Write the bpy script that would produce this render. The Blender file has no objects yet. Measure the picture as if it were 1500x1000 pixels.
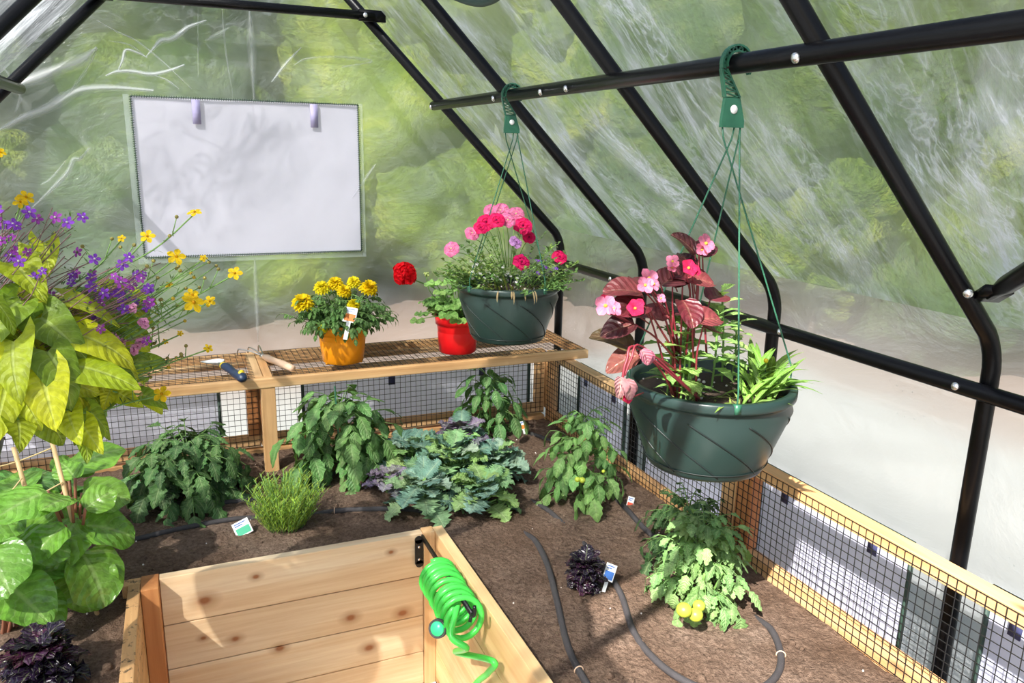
import bpy, math, random
from mathutils import Vector as V, Matrix, noise
random.seed(7)
rnd = random.random
def U(a, b): return a + (b - a) * rnd()
SC = bpy.context.scene
COL = SC.collection
Z0 = 1.61            # camera height above the gravel floor

# ------------------------------------------------------------------ camera
FPX = 1148.4
yaw, pit, rol = .40453, .24068, -.020254
Fw = V((math.sin(yaw)*math.cos(pit), math.cos(yaw)*math.cos(pit), -math.sin(pit)))
_r = V((math.cos(yaw), -math.sin(yaw), 0)); _d = Fw.cross(_r)
Rt = math.cos(rol)*_r + math.sin(rol)*_d
Dn = -math.sin(rol)*_r + math.cos(rol)*_d
cam = bpy.data.cameras.new('camera'); cam.lens = FPX*36/1500; cam.sensor_width = 36; cam.clip_start = .02; cam.clip_end = 200
co = bpy.data.objects.new('camera', cam); COL.objects.link(co)
M = Matrix((( Rt.x, -Dn.x, -Fw.x, 0), (Rt.y, -Dn.y, -Fw.y, 0), (Rt.z, -Dn.z, -Fw.z, Z0), (0, 0, 0, 1)))
co.matrix_world = M
SC.camera = co
def at(px, py, ax, val):
    "world point seen at a photo position, on the plane x/y/z = val (z measured from the floor)"
    q = Fw + Rt*((px-750)/FPX) + Dn*((py-500)/FPX)
    i = 'xyz'.index(ax)
    t = ((val - Z0) if i == 2 else val) / q[i]
    p = q*t
    return V((p.x, p.y, p.z + Z0))

# ------------------------------------------------------------------ heights
BT = .51             # top of the bed walls
SOIL = .472
SHELF = .81          # top face of the shelf
XR = 1.425           # inner face of the right fence
YB = 2.95            # inner face of the back fence
FT = Z0 - .838       # top of the fence rails

# ------------------------------------------------------------------ materials
def mat(name):
    m = bpy.data.materials.new(name); m.use_nodes = True
    nt = m.node_tree; nt.nodes.clear()
    return m, nt
def nd(nt, t, **k):
    n = nt.nodes.new(t)
    for a, b in k.items(): setattr(n, a, b)
    return n
def setin(n, **k):
    for a, b in k.items(): n.inputs[a.replace('_', ' ')].default_value = b
    return n
def out(nt, s): 
    o = nd(nt, 'ShaderNodeOutputMaterial'); nt.links.new(s, o.inputs['Surface']); return o
def C4(c): return (c[0], c[1], c[2], 1)
def ramp(nt, fac, stops, interp='LINEAR'):
    r = nd(nt, 'ShaderNodeValToRGB'); r.color_ramp.interpolation = interp
    e = r.color_ramp.elements
    while len(e) < len(stops): e.new(.5)
    for x, (p, c) in zip(e, stops): x.position = p; x.color = C4(c) if len(c) == 3 else c
    nt.links.new(fac, r.inputs[0]); return r.outputs[0]
def g(v): return (v, v, v)
def coords(nt, scale=(1, 1, 1), rot=(0, 0, 0), kind='Object'):
    tc = nd(nt, 'ShaderNodeTexCoord'); mp = nd(nt, 'ShaderNodeMapping')
    mp.inputs['Scale'].default_value = scale; mp.inputs['Rotation'].default_value = rot
    nt.links.new(tc.outputs[kind], mp.inputs[0]); return mp.outputs[0]
def noisef(nt, vec, scale, detail=4, rough=.55, dist=0):
    n = nd(nt, 'ShaderNodeTexNoise'); setin(n, Scale=scale, Detail=detail, Roughness=rough, Distortion=dist)
    nt.links.new(vec, n.inputs['Vector']); return n.outputs['Fac']
def mathn(nt, op, a, b=0., clamp=False):
    n = nd(nt, 'ShaderNodeMath', operation=op, use_clamp=clamp)
    for i, x in enumerate((a, b)):
        if isinstance(x, (int, float)): n.inputs[i].default_value = x
        else: nt.links.new(x, n.inputs[i])
    return n.outputs[0]
def mixc(nt, fac, a, b, bt='MIX'):
    n = nd(nt, 'ShaderNodeMixRGB', blend_type=bt)
    for i, x in ((0, fac), (1, a), (2, b)):
        if isinstance(x, (int, float)): n.inputs[i].default_value = x
        elif isinstance(x, tuple): n.inputs[i].default_value = C4(x)
        else: nt.links.new(x, n.inputs[i])
    return n.outputs[0]
def bump(nt, h, strength=.3, dist=.01):
    b = nd(nt, 'ShaderNodeBump'); b.inputs['Strength'].default_value = strength; b.inputs['Distance'].default_value = dist
    nt.links.new(h, b.inputs['Height']); return b.outputs[0]
def plain(name, col, rough=.5, metal=0, bumps=None, var=.12, spec=.5, scale=12):
    m, nt = mat(name)
    p = nd(nt, 'ShaderNodeBsdfPrincipled'); setin(p, Roughness=rough, Metallic=metal)
    p.inputs['Specular IOR Level'].default_value = spec
    v = coords(nt); f = noisef(nt, v, scale)
    c = mixc(nt, f, tuple(x*(1-var) for x in col), tuple(min(1, x*(1+var)) for x in col))
    nt.links.new(c, p.inputs['Base Color'])
    if bumps: nt.links.new(bump(nt, noisef(nt, v, bumps[0]), bumps[1], .002), p.inputs['Normal'])
    out(nt, p.outputs[0]); return m
def leafmat(name, rough=.45, trans=.35, spec=.4, vein=.5, scale=60, nv=7., quilt=.5):
    m, nt = mat(name)
    at_ = nd(nt, 'ShaderNodeAttribute', attribute_name='col'); lf = nd(nt, 'ShaderNodeAttribute', attribute_name='lf')
    sp = nd(nt, 'ShaderNodeSeparateColor'); nt.links.new(lf.outputs['Color'], sp.inputs[0])
    T, Sx = sp.outputs[0], sp.outputs[1]
    v = coords(nt); f = noisef(nt, v, scale, 3)
    k = mathn(nt, 'SUBTRACT', mathn(nt, 'MULTIPLY', T, nv), mathn(nt, 'ADD', mathn(nt, 'MULTIPLY', mathn(nt, 'POWER', Sx, 1.4), 1.7), mathn(nt, 'MULTIPLY', noisef(nt, v, scale*.6, 2), .9)))
    k = mathn(nt, 'ABSOLUTE', mathn(nt, 'SUBTRACT', mathn(nt, 'FRACT', mathn(nt, 'ADD', k, 3.)), .5))
    side = ramp(nt, k, [(0, g(1)), (.03, g(.7)), (.08, g(0))])
    midr = ramp(nt, Sx, [(0, g(1)), (.045, g(.8)), (.10, g(0))])
    vn = mathn(nt, 'MAXIMUM', mathn(nt, 'MULTIPLY', side, .55), midr)
    c = mixc(nt, 1., at_.outputs['Color'], ramp(nt, f, [(.3, g(.62)), (.7, g(1.12))]), 'MULTIPLY')
    lt = mixc(nt, .45, c, (.62, .72, .36))
    c = mixc(nt, mathn(nt, 'MULTIPLY', vn, vein), c, lt)
    p = nd(nt, 'ShaderNodeBsdfPrincipled'); setin(p, Roughness=rough); p.inputs['Specular IOR Level'].default_value = spec
    nt.links.new(c, p.inputs['Base Color'])
    h = mathn(nt, 'ADD', mathn(nt, 'MULTIPLY', ramp(nt, k, [(0, g(0)), (.5, g(1))]), quilt), mathn(nt, 'MULTIPLY', noisef(nt, v, scale*2, 2), .5))
    h = mathn(nt, 'SUBTRACT', h, mathn(nt, 'MULTIPLY', midr, .4))
    nt.links.new(bump(nt, h, .6, .0045), p.inputs['Normal'])
    t = nd(nt, 'ShaderNodeBsdfTranslucent')
    c2 = mixc(nt, 1., c, (1.0, 1.0, .55), 'MULTIPLY'); nt.links.new(c2, t.inputs[0])
    mx = nd(nt, 'ShaderNodeMixShader'); mx.inputs[0].default_value = trans
    nt.links.new(p.outputs[0], mx.inputs[1]); nt.links.new(t.outputs[0], mx.inputs[2])
    out(nt, mx.outputs[0]); return m
def woodmat(name, axis, base=(.72, .42, .19), dark=(.42, .19, .065), light=(.86, .60, .33), knots=None, dirt=0, rough=.6):
    m, nt = mat(name)
    oi = nd(nt, 'ShaderNodeObjectInfo')
    tc = nd(nt, 'ShaderNodeTexCoord')
    off = nd(nt, 'ShaderNodeVectorMath', operation='MULTIPLY_ADD')
    comb = nd(nt, 'ShaderNodeCombineXYZ')
    for i in range(3): nt.links.new(oi.outputs['Random'], comb.inputs[i])
    nt.links.new(comb.outputs[0], off.inputs[0]); off.inputs[1].default_value = (7, 5, 9)
    nt.links.new(tc.outputs['Object'], off.inputs[2])
    s = {'x': (1.2, 26, 26), 'y': (26, 1.2, 26), 'z': (26, 26, 1.2)}[axis]
    mp = nd(nt, 'ShaderNodeMapping'); mp.inputs['Scale'].default_value = s
    nt.links.new(off.outputs[0], mp.inputs[0])
    fine = noisef(nt, mp.outputs[0], 3.0, 5, .6, .3)
    mp2 = nd(nt, 'ShaderNodeMapping'); mp2.inputs['Scale'].default_value = tuple(x*.28 for x in s)
    nt.links.new(off.outputs[0], mp2.inputs[0])
    broad = noisef(nt, mp2.outputs[0], 1.6, 3, .5, .8)
    c = ramp(nt, broad, [(.25, light), (.5, base), (.72, tuple((a+b)/2 for a, b in zip(base, dark)))])
    c = mixc(nt, ramp(nt, fine, [(.35, g(0)), (.7, g(.45))]), c, dark)
    tint = mathn(nt, 'MULTIPLY_ADD', oi.outputs['Random'], .22); nt.nodes[-1].inputs[2].default_value = .88
    hs = nd(nt, 'ShaderNodeHueSaturation'); nt.links.new(tint, hs.inputs['Value']); nt.links.new(c, hs.inputs['Color']); c = hs.outputs[0]
    # knots
    if knots is None:
        mp3 = nd(nt, 'ShaderNodeMapping'); mp3.inputs['Scale'].default_value = {'x': (3, 9, 9), 'y': (9, 3, 9), 'z': (9, 9, 3)}[axis]
        nt.links.new(off.outputs[0], mp3.inputs[0])
        vo = nd(nt, 'ShaderNodeTexVoronoi'); vo.inputs['Scale'].default_value = 1.; nt.links.new(mp3.outputs[0], vo.inputs['Vector'])
        kf = ramp(nt, vo.outputs['Distance'], [(.04, g(.8)), (.13, g(.0))])
        c = mixc(nt, kf, c, (.22, .08, .03))
    else:
        for (kx, ky, kz, r) in knots:
            vm = nd(nt, 'ShaderNodeVectorMath', operation='SUBTRACT'); nt.links.new(tc.outputs['Object'], vm.inputs[0]); vm.inputs[1].default_value = (kx, ky, kz)
            v2 = nd(nt, 'ShaderNodeVectorMath', operation='MULTIPLY'); nt.links.new(vm.outputs[0], v2.inputs[0]); v2.inputs[1].default_value = (.75/r, 0, 1.1/r)
            ln = nd(nt, 'ShaderNodeVectorMath', operation='LENGTH'); nt.links.new(v2.outputs[0], ln.inputs[0])
            kd = mathn(nt, 'ADD', ln.outputs['Value'], mathn(nt, 'MULTIPLY', fine, .5))
            kf = ramp(nt, mathn(nt, 'MULTIPLY', kd, .25), [(.17, g(.95)), (.3, g(.45)), (.62, g(0))])
            c = mixc(nt, kf, c, (.30, .10, .03))
    if dirt:
        v = coords(nt)
        df = ramp(nt, noisef(nt, v, 45, 4, .7), [(.56, g(0)), (.64, g(.9))])
        c = mixc(nt, df, c, (.06, .04, .025))
    p = nd(nt, 'ShaderNodeBsdfPrincipled'); setin(p, Roughness=rough); p.inputs['Specular IOR Level'].default_value = .3
    nt.links.new(c, p.inputs['Base Color']); nt.links.new(bump(nt, fine, .25, .002), p.inputs['Normal'])
    out(nt, p.outputs[0]); return m
def filmmat(name, kind, refr=.6, mk=1.):
    "clear wrinkled plastic sheeting: part clear, part blurring, part milky along its creases"
    m, nt = mat(name)
    tc = nd(nt, 'ShaderNodeTexCoord')
    def mp(scale, rot=(0, 0, 0)):
        a = nd(nt, 'ShaderNodeMapping'); a.inputs['Scale'].default_value = scale; a.inputs['Rotation'].default_value = rot
        nt.links.new(tc.outputs['Object'], a.inputs[0]); return a.outputs[0]
    def ridge(f, w):       # thin bright lines where the noise crosses .5
        d = mathn(nt, 'ABSOLUTE', mathn(nt, 'SUBTRACT', f, .5))
        return ramp(nt, d, [(0, g(1)), (w, g(.25)), (w*3.2, g(0))])
    if kind == 'roof':
        u1 = mp((1.5, 3.6, 1.5), (.0, 0, .22)); u2 = mp((1.4, 4.6, 1.4), (.3, .0, -.35)); u3 = mp((1.1, 2.0, 1.1), (.2, 0, .5))
        f1 = noisef(nt, u1, 1.5, 5, .6, 1.6); f2 = noisef(nt, u2, 1.7, 5, .62, 1.2)
        r1 = ridge(f1, .016); r2 = ridge(f2, .014)
        area = ramp(nt, noisef(nt, u3, 1.1, 3, .5, .8), [(.40, g(.0)), (.60, g(1))])
        broad = ramp(nt, noisef(nt, u1, .9, 7, .72, 2.2), [(.40, g(0)), (.66, g(1))])
        cre = mathn(nt, 'MULTIPLY', mathn(nt, 'MAXIMUM', r1, r2), mathn(nt, 'ADD', mathn(nt, 'MULTIPLY', area, .85), .12))
        milk = mathn(nt, 'ADD', mathn(nt, 'MULTIPLY', cre, .62), mathn(nt, 'MULTIPLY', mathn(nt, 'MULTIPLY', broad, mathn(nt, 'ADD', area, .25)), .60))
        h = mathn(nt, 'ADD', f1, mathn(nt, 'MULTIPLY', broad, .3))
        base = .11
    elif kind == 'back':
        u1 = mp((1.2, 1, 2.2), (0, .6, 0)); f1 = noisef(nt, u1, 1.6, 4, .55, 1.5)
        sx = nd(nt, 'ShaderNodeSeparateXYZ'); nt.links.new(tc.outputs['Object'], sx.inputs[0])
        az = mathn(nt, 'MULTIPLY_ADD', sx.outputs['Z'], 1.2); nt.nodes[-1].inputs[2].default_value = -1.6; az = mathn(nt, 'ADD', az, 0., True)
        cre = mathn(nt, 'MULTIPLY', ridge(f1, .010), az)
        soft = ramp(nt, noisef(nt, mp((1.6, 1, 2.4), (0, .6, 0)), 2.2, 6, .68, .9), [(.4, g(0)), (.72, g(1))])
        milk = mathn(nt, 'ADD', mathn(nt, 'MULTIPLY', cre, .25), mathn(nt, 'MULTIPLY', soft, .20))
        h = mathn(nt, 'ADD', mathn(nt, 'MULTIPLY', soft, .5), f1)
        base = .12
    else:
        soft = ramp(nt, noisef(nt, mp((1, 1.3, 2.2)), 2.0, 6, .66, .6), [(.35, g(0)), (.75, g(1))])
        dr = nd(nt, 'ShaderNodeTexVoronoi'); dr.inputs['Scale'].default_value = 46; nt.links.new(tc.outputs['Object'], dr.inputs['Vector'])
        drops = ramp(nt, dr.outputs['Distance'], [(.05, g(.9)), (.10, g(0))])
        drops = mathn(nt, 'MULTIPLY', drops, ramp(nt, noisef(nt, mp((1, 1, 1)), 3.2, 2), [(.5, g(0)), (.6, g(1))]))
        cre = drops
        milk = mathn(nt, 'ADD', mathn(nt, 'MULTIPLY', soft, .14), mathn(nt, 'MULTIPLY', drops, .5))
        h = mathn(nt, 'ADD', soft, drops)
        base = .17
    fac = mathn(nt, 'ADD', mathn(nt, 'MULTIPLY', milk, mk), base, True)
    tr = nd(nt, 'ShaderNodeBsdfTransparent'); tr.inputs[0].default_value = (.93, .96, .95, 1)
    rf = nd(nt, 'ShaderNodeBsdfRefraction'); setin(rf, Roughness=.6, IOR=1.15); rf.inputs[0].default_value = (.95, .98, .96, 1)
    mt = nd(nt, 'ShaderNodeMixShader'); mt.inputs[0].default_value = refr
    nt.links.new(tr.outputs[0], mt.inputs[1]); nt.links.new(rf.outputs[0], mt.inputs[2])
    di = nd(nt, 'ShaderNodeBsdfDiffuse'); di.inputs[0].default_value = (.84, .88, .92, 1)
    tl = nd(nt, 'ShaderNodeBsdfTranslucent'); tl.inputs[0].default_value = (.80, .86, .92, 1)
    b = bump(nt, h, .5, .03)
    nt.links.new(b, di.inputs['Normal'])
    md = nd(nt, 'ShaderNodeMixShader'); md.inputs[0].default_value = .5
    nt.links.new(di.outputs[0], md.inputs[1]); nt.links.new(tl.outputs[0], md.inputs[2])
    m1 = nd(nt, 'ShaderNodeMixShader'); nt.links.new(fac, m1.inputs[0]); nt.links.new(mt.outputs[0], m1.inputs[1]); nt.links.new(md.outputs[0], m1.inputs[2])
    gl = nd(nt, 'ShaderNodeBsdfGlossy'); setin(gl, Roughness=.22); nt.links.new(b, gl.inputs['Normal'])
    m2 = nd(nt, 'ShaderNodeMixShader'); m2.inputs[0].default_value = .06
    nt.links.new(m1.outputs[0], m2.inputs[1]); nt.links.new(gl.outputs[0], m2.inputs[2])
    out(nt, m2.outputs[0]); return m
def clothmat(name, col, trans=.45):
    m, nt = mat(name)
    v = coords(nt); f = noisef(nt, v, 3.5, 4, .6, .5)
    c = mixc(nt, ramp(nt, f, [(.3, g(0)), (.7, g(1))]), tuple(x*.96 for x in col), col)
    d = nd(nt, 'ShaderNodeBsdfDiffuse'); t = nd(nt, 'ShaderNodeBsdfTranslucent')
    nt.links.new(c, d.inputs[0]); nt.links.new(c, t.inputs[0])
    nt.links.new(bump(nt, f, .12, .02), d.inputs['Normal'])
    mx = nd(nt, 'ShaderNodeMixShader'); mx.inputs[0].default_value = trans
    nt.links.new(d.outputs[0], mx.inputs[1]); nt.links.new(t.outputs[0], mx.inputs[2]); out(nt, mx.outputs[0]); return m
def soilmat():
    m, nt = mat('garden_soil')
    v = coords(nt)
    a = noisef(nt, v, 4, 5, .6); b = noisef(nt, v, 90, 5, .75); d = noisef(nt, v, 30, 4, .7)
    c = ramp(nt, a, [(.3, (.15, .092, .06)), (.55, (.24, .16, .115)), (.75, (.33, .24, .185))])
    c = mixc(nt, ramp(nt, b, [(.38, g(.75)), (.62, g(0))]), c, (.07, .042, .028))
    vo = nd(nt, 'ShaderNodeTexVoronoi'); vo.inputs['Scale'].default_value = 55; nt.links.new(v, vo.inputs['Vector'])
    sp = ramp(nt, vo.outputs['Distance'], [(.03, g(.8)), (.055, g(0))])
    c = mixc(nt, mathn(nt, 'MULTIPLY', sp, ramp(nt, noisef(nt, v, 7, 2), [(.55, g(0)), (.6, g(1))])), c, (.5, .42, .35))
    p = nd(nt, 'ShaderNodeBsdfPrincipled'); setin(p, Roughness=.95); p.inputs['Specular IOR Level'].default_value = .15
    nt.links.new(c, p.inputs['Base Color'])
    h = mathn(nt, 'ADD', mathn(nt, 'MULTIPLY', b, .5), d)
    nt.links.new(bump(nt, h, 1.0, .02), p.inputs['Normal']); out(nt, p.outputs[0]); return m
def crownmat(name, a, b, c_):
    m, nt = mat(name); v = coords(nt)
    f = noisef(nt, v, 1.5, 7, .78, .5)
    c = ramp(nt, f, [(.3, a), (.5, b), (.68, c_)])
    p = nd(nt, 'ShaderNodeBsdfPrincipled'); setin(p, Roughness=.8); p.inputs['Specular IOR Level'].default_value = .1
    nt.links.new(c, p.inputs['Base Color'])
    nt.links.new(bump(nt, noisef(nt, v, 3.5, 5, .8), 1., .35), p.inputs['Normal'])
    out(nt, p.outputs[0]); return m

MT = {}
MT['leaf'] = leafmat('leaf_matte', .5, .30)
MT['gloss'] = leafmat('leaf_glossy', .26, .26, .6, scale=55, nv=5., quilt=.8)
MT['begonia'] = leafmat('begonia_leaf', .38, .15, .35, vein=.12, scale=50, nv=5., quilt=.5)
MT['kale'] = leafmat('kale_leaf_surface', .6, .18, .3, scale=45)
MT['petal'] = leafmat('petal', .6, .4, .2, vein=0., scale=80, quilt=.1)
MT['wood_x'] = woodmat('cedar_along_x', 'x'); MT['wood_y'] = woodmat('cedar_along_y', 'y'); MT['wood_z'] = woodmat('cedar_along_z', 'z')
K = [(at(300,880,'y',2.03), .017), (at(375,845,'y',2.03), .009), (at(573,809,'y',2.03), .008), (at(345,936,'y',2.03), .011), (at(298,935,'y',2.03), .008), (at(514,905,'y',2.03), .014), (at(590,898,'y',2.03), .014), (at(541,949,'y',2.03), .014), (at(410,950,'y',2.03), .012)]
MT['board'] = woodmat('planed_cedar_board', 'x', (.78, .57, .35), (.55, .30, .14), (.86, .71, .50), knots=[(k.x, k.y, k.z, r) for k, r in K])
MT['board_y'] = woodmat('planed_cedar_side', 'y', (.84, .56, .28), (.60, .31, .12), (.92, .70, .42))
MT['dirty_y'] = woodmat('soil_marked_cedar', 'y', dirt=1)
MT['shaded_red_wood'] = woodmat('shaded_reddish_cedar', 'z', (.48, .19, .065), (.30, .10, .03), (.60, .28, .10))  # darker, redder cedar; the shade on the posts is put into its colour
MT['film_roof'] = filmmat('roof_film', 'roof'); MT['film_back'] = filmmat('back_film', 'back'); MT['film_side'] = filmmat('side_film', 'side'); MT['film_roof_left'] = filmmat('left_roof_film', 'roof', .55, .8); MT['film_left'] = filmmat('left_wall_film', 'side', .2, .8)
MT['screen'] = clothmat('white_window_screen', (.87, .85, .985), .5)
MT['sky_tinted'] = clothmat('sky_tinted_window_screen', (.80, .80, .99), .5)  # white cloth too; the lavender cast of skylight is put into its colour
MT['trim'] = plain('dark_green_binding', (.03, .06, .045), .6)
MT['strap'] = plain('navy_strap', (.07, .08, .20), .7)
MT['black'] = plain('black_painted_steel', (.004, .004, .005), .3, 0, spec=.22)
MT['bolt'] = plain('zinc_bolt', (.8, .8, .8), .25, .9)
MT['wire'] = plain('black_coated_wire', (.012, .012, .012), .5)
MT['soil'] = soilmat()
MT['potgreen'] = plain('dark_green_plastic', (.015, .033, .029), .32, spec=.45, var=.06)
MT['potgroove'] = plain('groove_green', (.006, .012, .011), .5)
MT['hanger'] = plain('green_hanger_plastic', (.03, .13, .075), .35)
MT['white'] = plain('white_plastic', (.85, .85, .83), .4)
MT['orange'] = plain('orange_plastic', (.95, .33, .01), .35, var=.04)
MT['red'] = plain('red_plastic', (.82, .008, .012), .35, var=.04)
MT['hose'] = plain('lime_green_hose', (.08, .72, .09), .3, var=.03)
MT['nozzle'] = plain('nozzle_green', (.05, .75, .28), .3)
MT['rubber'] = plain('dark_rubber', (.05, .045, .045), .7, bumps=(300, .6))
MT['soaker'] = plain('soaker_rubber', (.045, .04, .042), .75, bumps=(400, .9), var=.4, scale=40)
MT['blackmetal'] = plain('black_steel', (.015, .015, .017), .35, .3)
MT['bamboo'] = plain('bamboo', (.62, .42, .20), .5, bumps=(60, .4), var=.2)
MT['twine'] = plain('twine', (.66, .50, .24), .8)
MT['stem'] = plain('green_stem', (.16, .30, .07), .6)
MT['redstem'] = plain('red_stem', (.20, .018, .03), .5)
MT['brownstem'] = plain('purple_stem', (.20, .10, .10), .6)
MT['tom'] = plain('unripe_tomato', (.44, .52, .05), .35, var=.06)
MT['tagblue'] = plain('tag_blue', (.05, .16, .5), .4); MT['tagorange'] = plain('tag_orange', (.8, .22, .03), .4)
MT['taggreen'] = plain('tag_green', (.05, .45, .25), .4); MT['tagred'] = plain('tag_red', (.75, .10, .05), .4)
MT['steelwhite'] = plain('worn_white_blade', (.8, .78, .76), .35, var=.3, scale=30)
MT['handleblue'] = plain('navy_grip', (.015, .03, .07), .4); MT['yellow'] = plain('yellow_grip', (.85, .62, .02), .4)
MT['palewood'] = plain('turned_wood', (.72, .50, .34), .5, var=.2)
MT['steel'] = plain('brushed_steel', (.55, .53, .5), .3, .9)
MT['potsoil'] = plain('potting_mix', (.05, .03, .02), .95, bumps=(150, 1.), var=.5, scale=90)
MT['perlite'] = plain('perlite', (.85, .78, .72), .8)
MT['crown1'] = crownmat('foliage_dark', (.012, .028, .010), (.06, .11, .025), (.22, .28, .05))
MT['crown2'] = crownmat('foliage_bright', (.025, .06, .015), (.15, .22, .035), (.46, .48, .08))
MT['crown3'] = crownmat('foliage_grey_green', (.018, .04, .02), (.08, .14, .05), (.24, .29, .09))
MT['bark'] = plain('bark', (.14, .10, .07), .9)

# ------------------------------------------------------------------ mesh buffer
class B:
    def __init__(s): s.v = []; s.f = []; s.c = []; s.m = []; s.u = []; s.mi = 0
    def add(s, vs, fs, col=(1, 1, 1), cols=None, us=None):
        o = len(s.v); s.v += [tuple(x) for x in vs]; s.f += [tuple(i+o for i in f) for f in fs]
        s.c += cols if cols else [col]*len(vs); s.m += [s.mi]*len(fs); s.u += us if us else [(0, .5, 0)]*len(vs); return s
    def box(s, x0, x1, y0, y1, z0, z1):
        vs = [(x, y, z) for x in (x0, x1) for y in (y0, y1) for z in (z0, z1)]
        return s.add(vs, [(0, 1, 3, 2), (4, 6, 7, 5), (0, 4, 5, 1), (2, 3, 7, 6), (0, 2, 6, 4), (1, 5, 7, 3)])
    def bar(s, a, b, w, h=None, up=V((0, 0, 1))):
        a = V(a); b = V(b); h = h or w; d = (b-a).normalized()
        sd = d.cross(up); sd = sd.normalized() if sd.length > 1e-4 else V((1, 0, 0)); n = sd.cross(d)
        vs = [p + sd*i*w/2 + n*j*h/2 for p in (a, b) for i, j in ((-1, -1), (1, -1), (1, 1), (-1, 1))]
        return s.add(vs, [(0, 3, 2, 1), (4, 5, 6, 7), (0, 1, 5, 4), (1, 2, 6, 5), (2, 3, 7, 6), (3, 0, 4, 7)])
    def tube(s, pts, r, n=10, col=(1, 1, 1), cap=True):
        pts = [V(p) for p in pts]; k = len(pts); rs = r if isinstance(r, (list, tuple)) else [r]*k
        up = None; vs = []
        for i, p in enumerate(pts):
            d = (pts[min(i+1, k-1)] - pts[max(i-1, 0)]).normalized()
            if up is None: up = V((0, 0, 1)) if abs(d.z) < .9 else V((1, 0, 0))
            sd = d.cross(up).normalized(); up = sd.cross(d).normalized()
            for j in range(n):
                a = 2*math.pi*j/n; vs.append(p + (sd*math.cos(a) + up*math.sin(a))*rs[i])
        fs = [(i*n+j, i*n+(j+1) % n, (i+1)*n+(j+1) % n, (i+1)*n+j) for i in range(k-1) for j in range(n)]
        if cap: fs += [tuple(range(n-1, -1, -1)), tuple((k-1)*n+j for j in range(n))]
        return s.add(vs, fs, col)
    def lathe(s, c, prof, n=48, col=(1, 1, 1), ax=None):
        c = V(c); ax = V(ax).normalized() if ax else V((0, 0, 1))
        e1 = ax.orthogonal().normalized() if ax.z < .999 else V((1, 0, 0)); e2 = ax.cross(e1)
        vs = [c + ax*z + (e1*math.cos(2*math.pi*j/n) + e2*math.sin(2*math.pi*j/n))*r for r, z in prof for j in range(n)]
        k = len(prof)
        fs = [(i*n+j, i*n+(j+1) % n, (i+1)*n+(j+1) % n, (i+1)*n+j) for i in range(k-1) for j in range(n)]
        return s.add(vs, fs, col)
    def ball(s, c, r, n=10, col=(1, 1, 1), sq=1.):
        return s.lathe(c, [(max(1e-4, r*math.sin(math.pi*i/n)), -r*sq*math.cos(math.pi*i/n)) for i in range(n+1)], n*2, col)
    def build(s, name, m, parent=None, smooth=True, bev=0):
        me = bpy.data.meshes.new(name); me.from_pydata(s.v, [], s.f)
        for x in (m if isinstance(m, (list, tuple)) else [m]): me.materials.append(x)
        if any(s.m): me.polygons.foreach_set('material_index', s.m)
        a = me.color_attributes.new('col', 'FLOAT_COLOR', 'POINT')
        a.data.foreach_set('color', [x for c in s.c for x in (c[0], c[1], c[2], 1)])
        if any(u[0] for u in s.u[:200]) or any(u[0] for u in s.u[-200:]):
            a = me.color_attributes.new('lf', 'FLOAT_COLOR', 'POINT'); a.data.foreach_set('color', [x for c in s.u for x in (c[0], c[1], c[2], 1)])
        if smooth: me.polygons.foreach_set('use_smooth', [True]*len(s.f))
        me.update(); me.validate()
        o = bpy.data.objects.new(name, me); COL.objects.link(o)
        if parent is not None:
            o.parent = parent
            if parent.parent is None and parent.type == 'EMPTY': o.location = -parent.location
        if bev:
            b = o.modifiers.new('bevel', 'BEVEL'); b.width = bev; b.segments = 2; b.limit_method = 'ANGLE'
        return o
def tag(o, label, cat, group=None):
    o['label'] = label; o['category'] = cat
    if group: o['group'] = group
    return o
def thing(name, label, cat, loc, group=None):
    o = bpy.data.objects.new(name, None); COL.objects.link(o); o.location = loc; o.empty_display_size = .05
    return tag(o, label, cat, group)
def struct(o): o['kind'] = 'structure'; return o
def inst(src_mesh, name, parent, p, d, s=1., roll=0.):
    "one more copy of a small part (a blossom), own object, turned towards d"
    o = bpy.data.objects.new(name, src_mesh); COL.objects.link(o); o.parent = parent
    q = V(d).normalized().to_track_quat('Z', 'Y').to_matrix().to_4x4() @ Matrix.Rotation(roll, 4, 'Z')
    off = -parent.location if (parent.parent is None and parent.type == 'EMPTY') else V((0, 0, 0))
    o.matrix_local = Matrix.Translation(V(p)+off) @ q @ Matrix.Scale(s, 4)
    return o
def jit(c, a=.12):
    k = 1 + U(-a, a); return tuple(max(0, min(1, x*k*(1+U(-a/3, a/3)))) for x in c)
def lerp(a, b, t): return tuple(x*(1-t)+y*t for x, y in zip(a, b))
def spline(pts, n=12):
    P = [V(p) for p in pts]; P = [2*P[0]-P[1]] + P + [2*P[-1]-P[-2]]; o = []
    for i in range(1, len(P)-2):
        a, b, c, d = P[i-1:i+3]
        for k in range(n):
            t = k/n
            o.append(.5*((2*b) + (c-a)*t + (2*a-5*b+4*c-d)*t*t + (3*b-a-3*c+d)*t**3))
    o.append(P[-2]); return o

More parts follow.
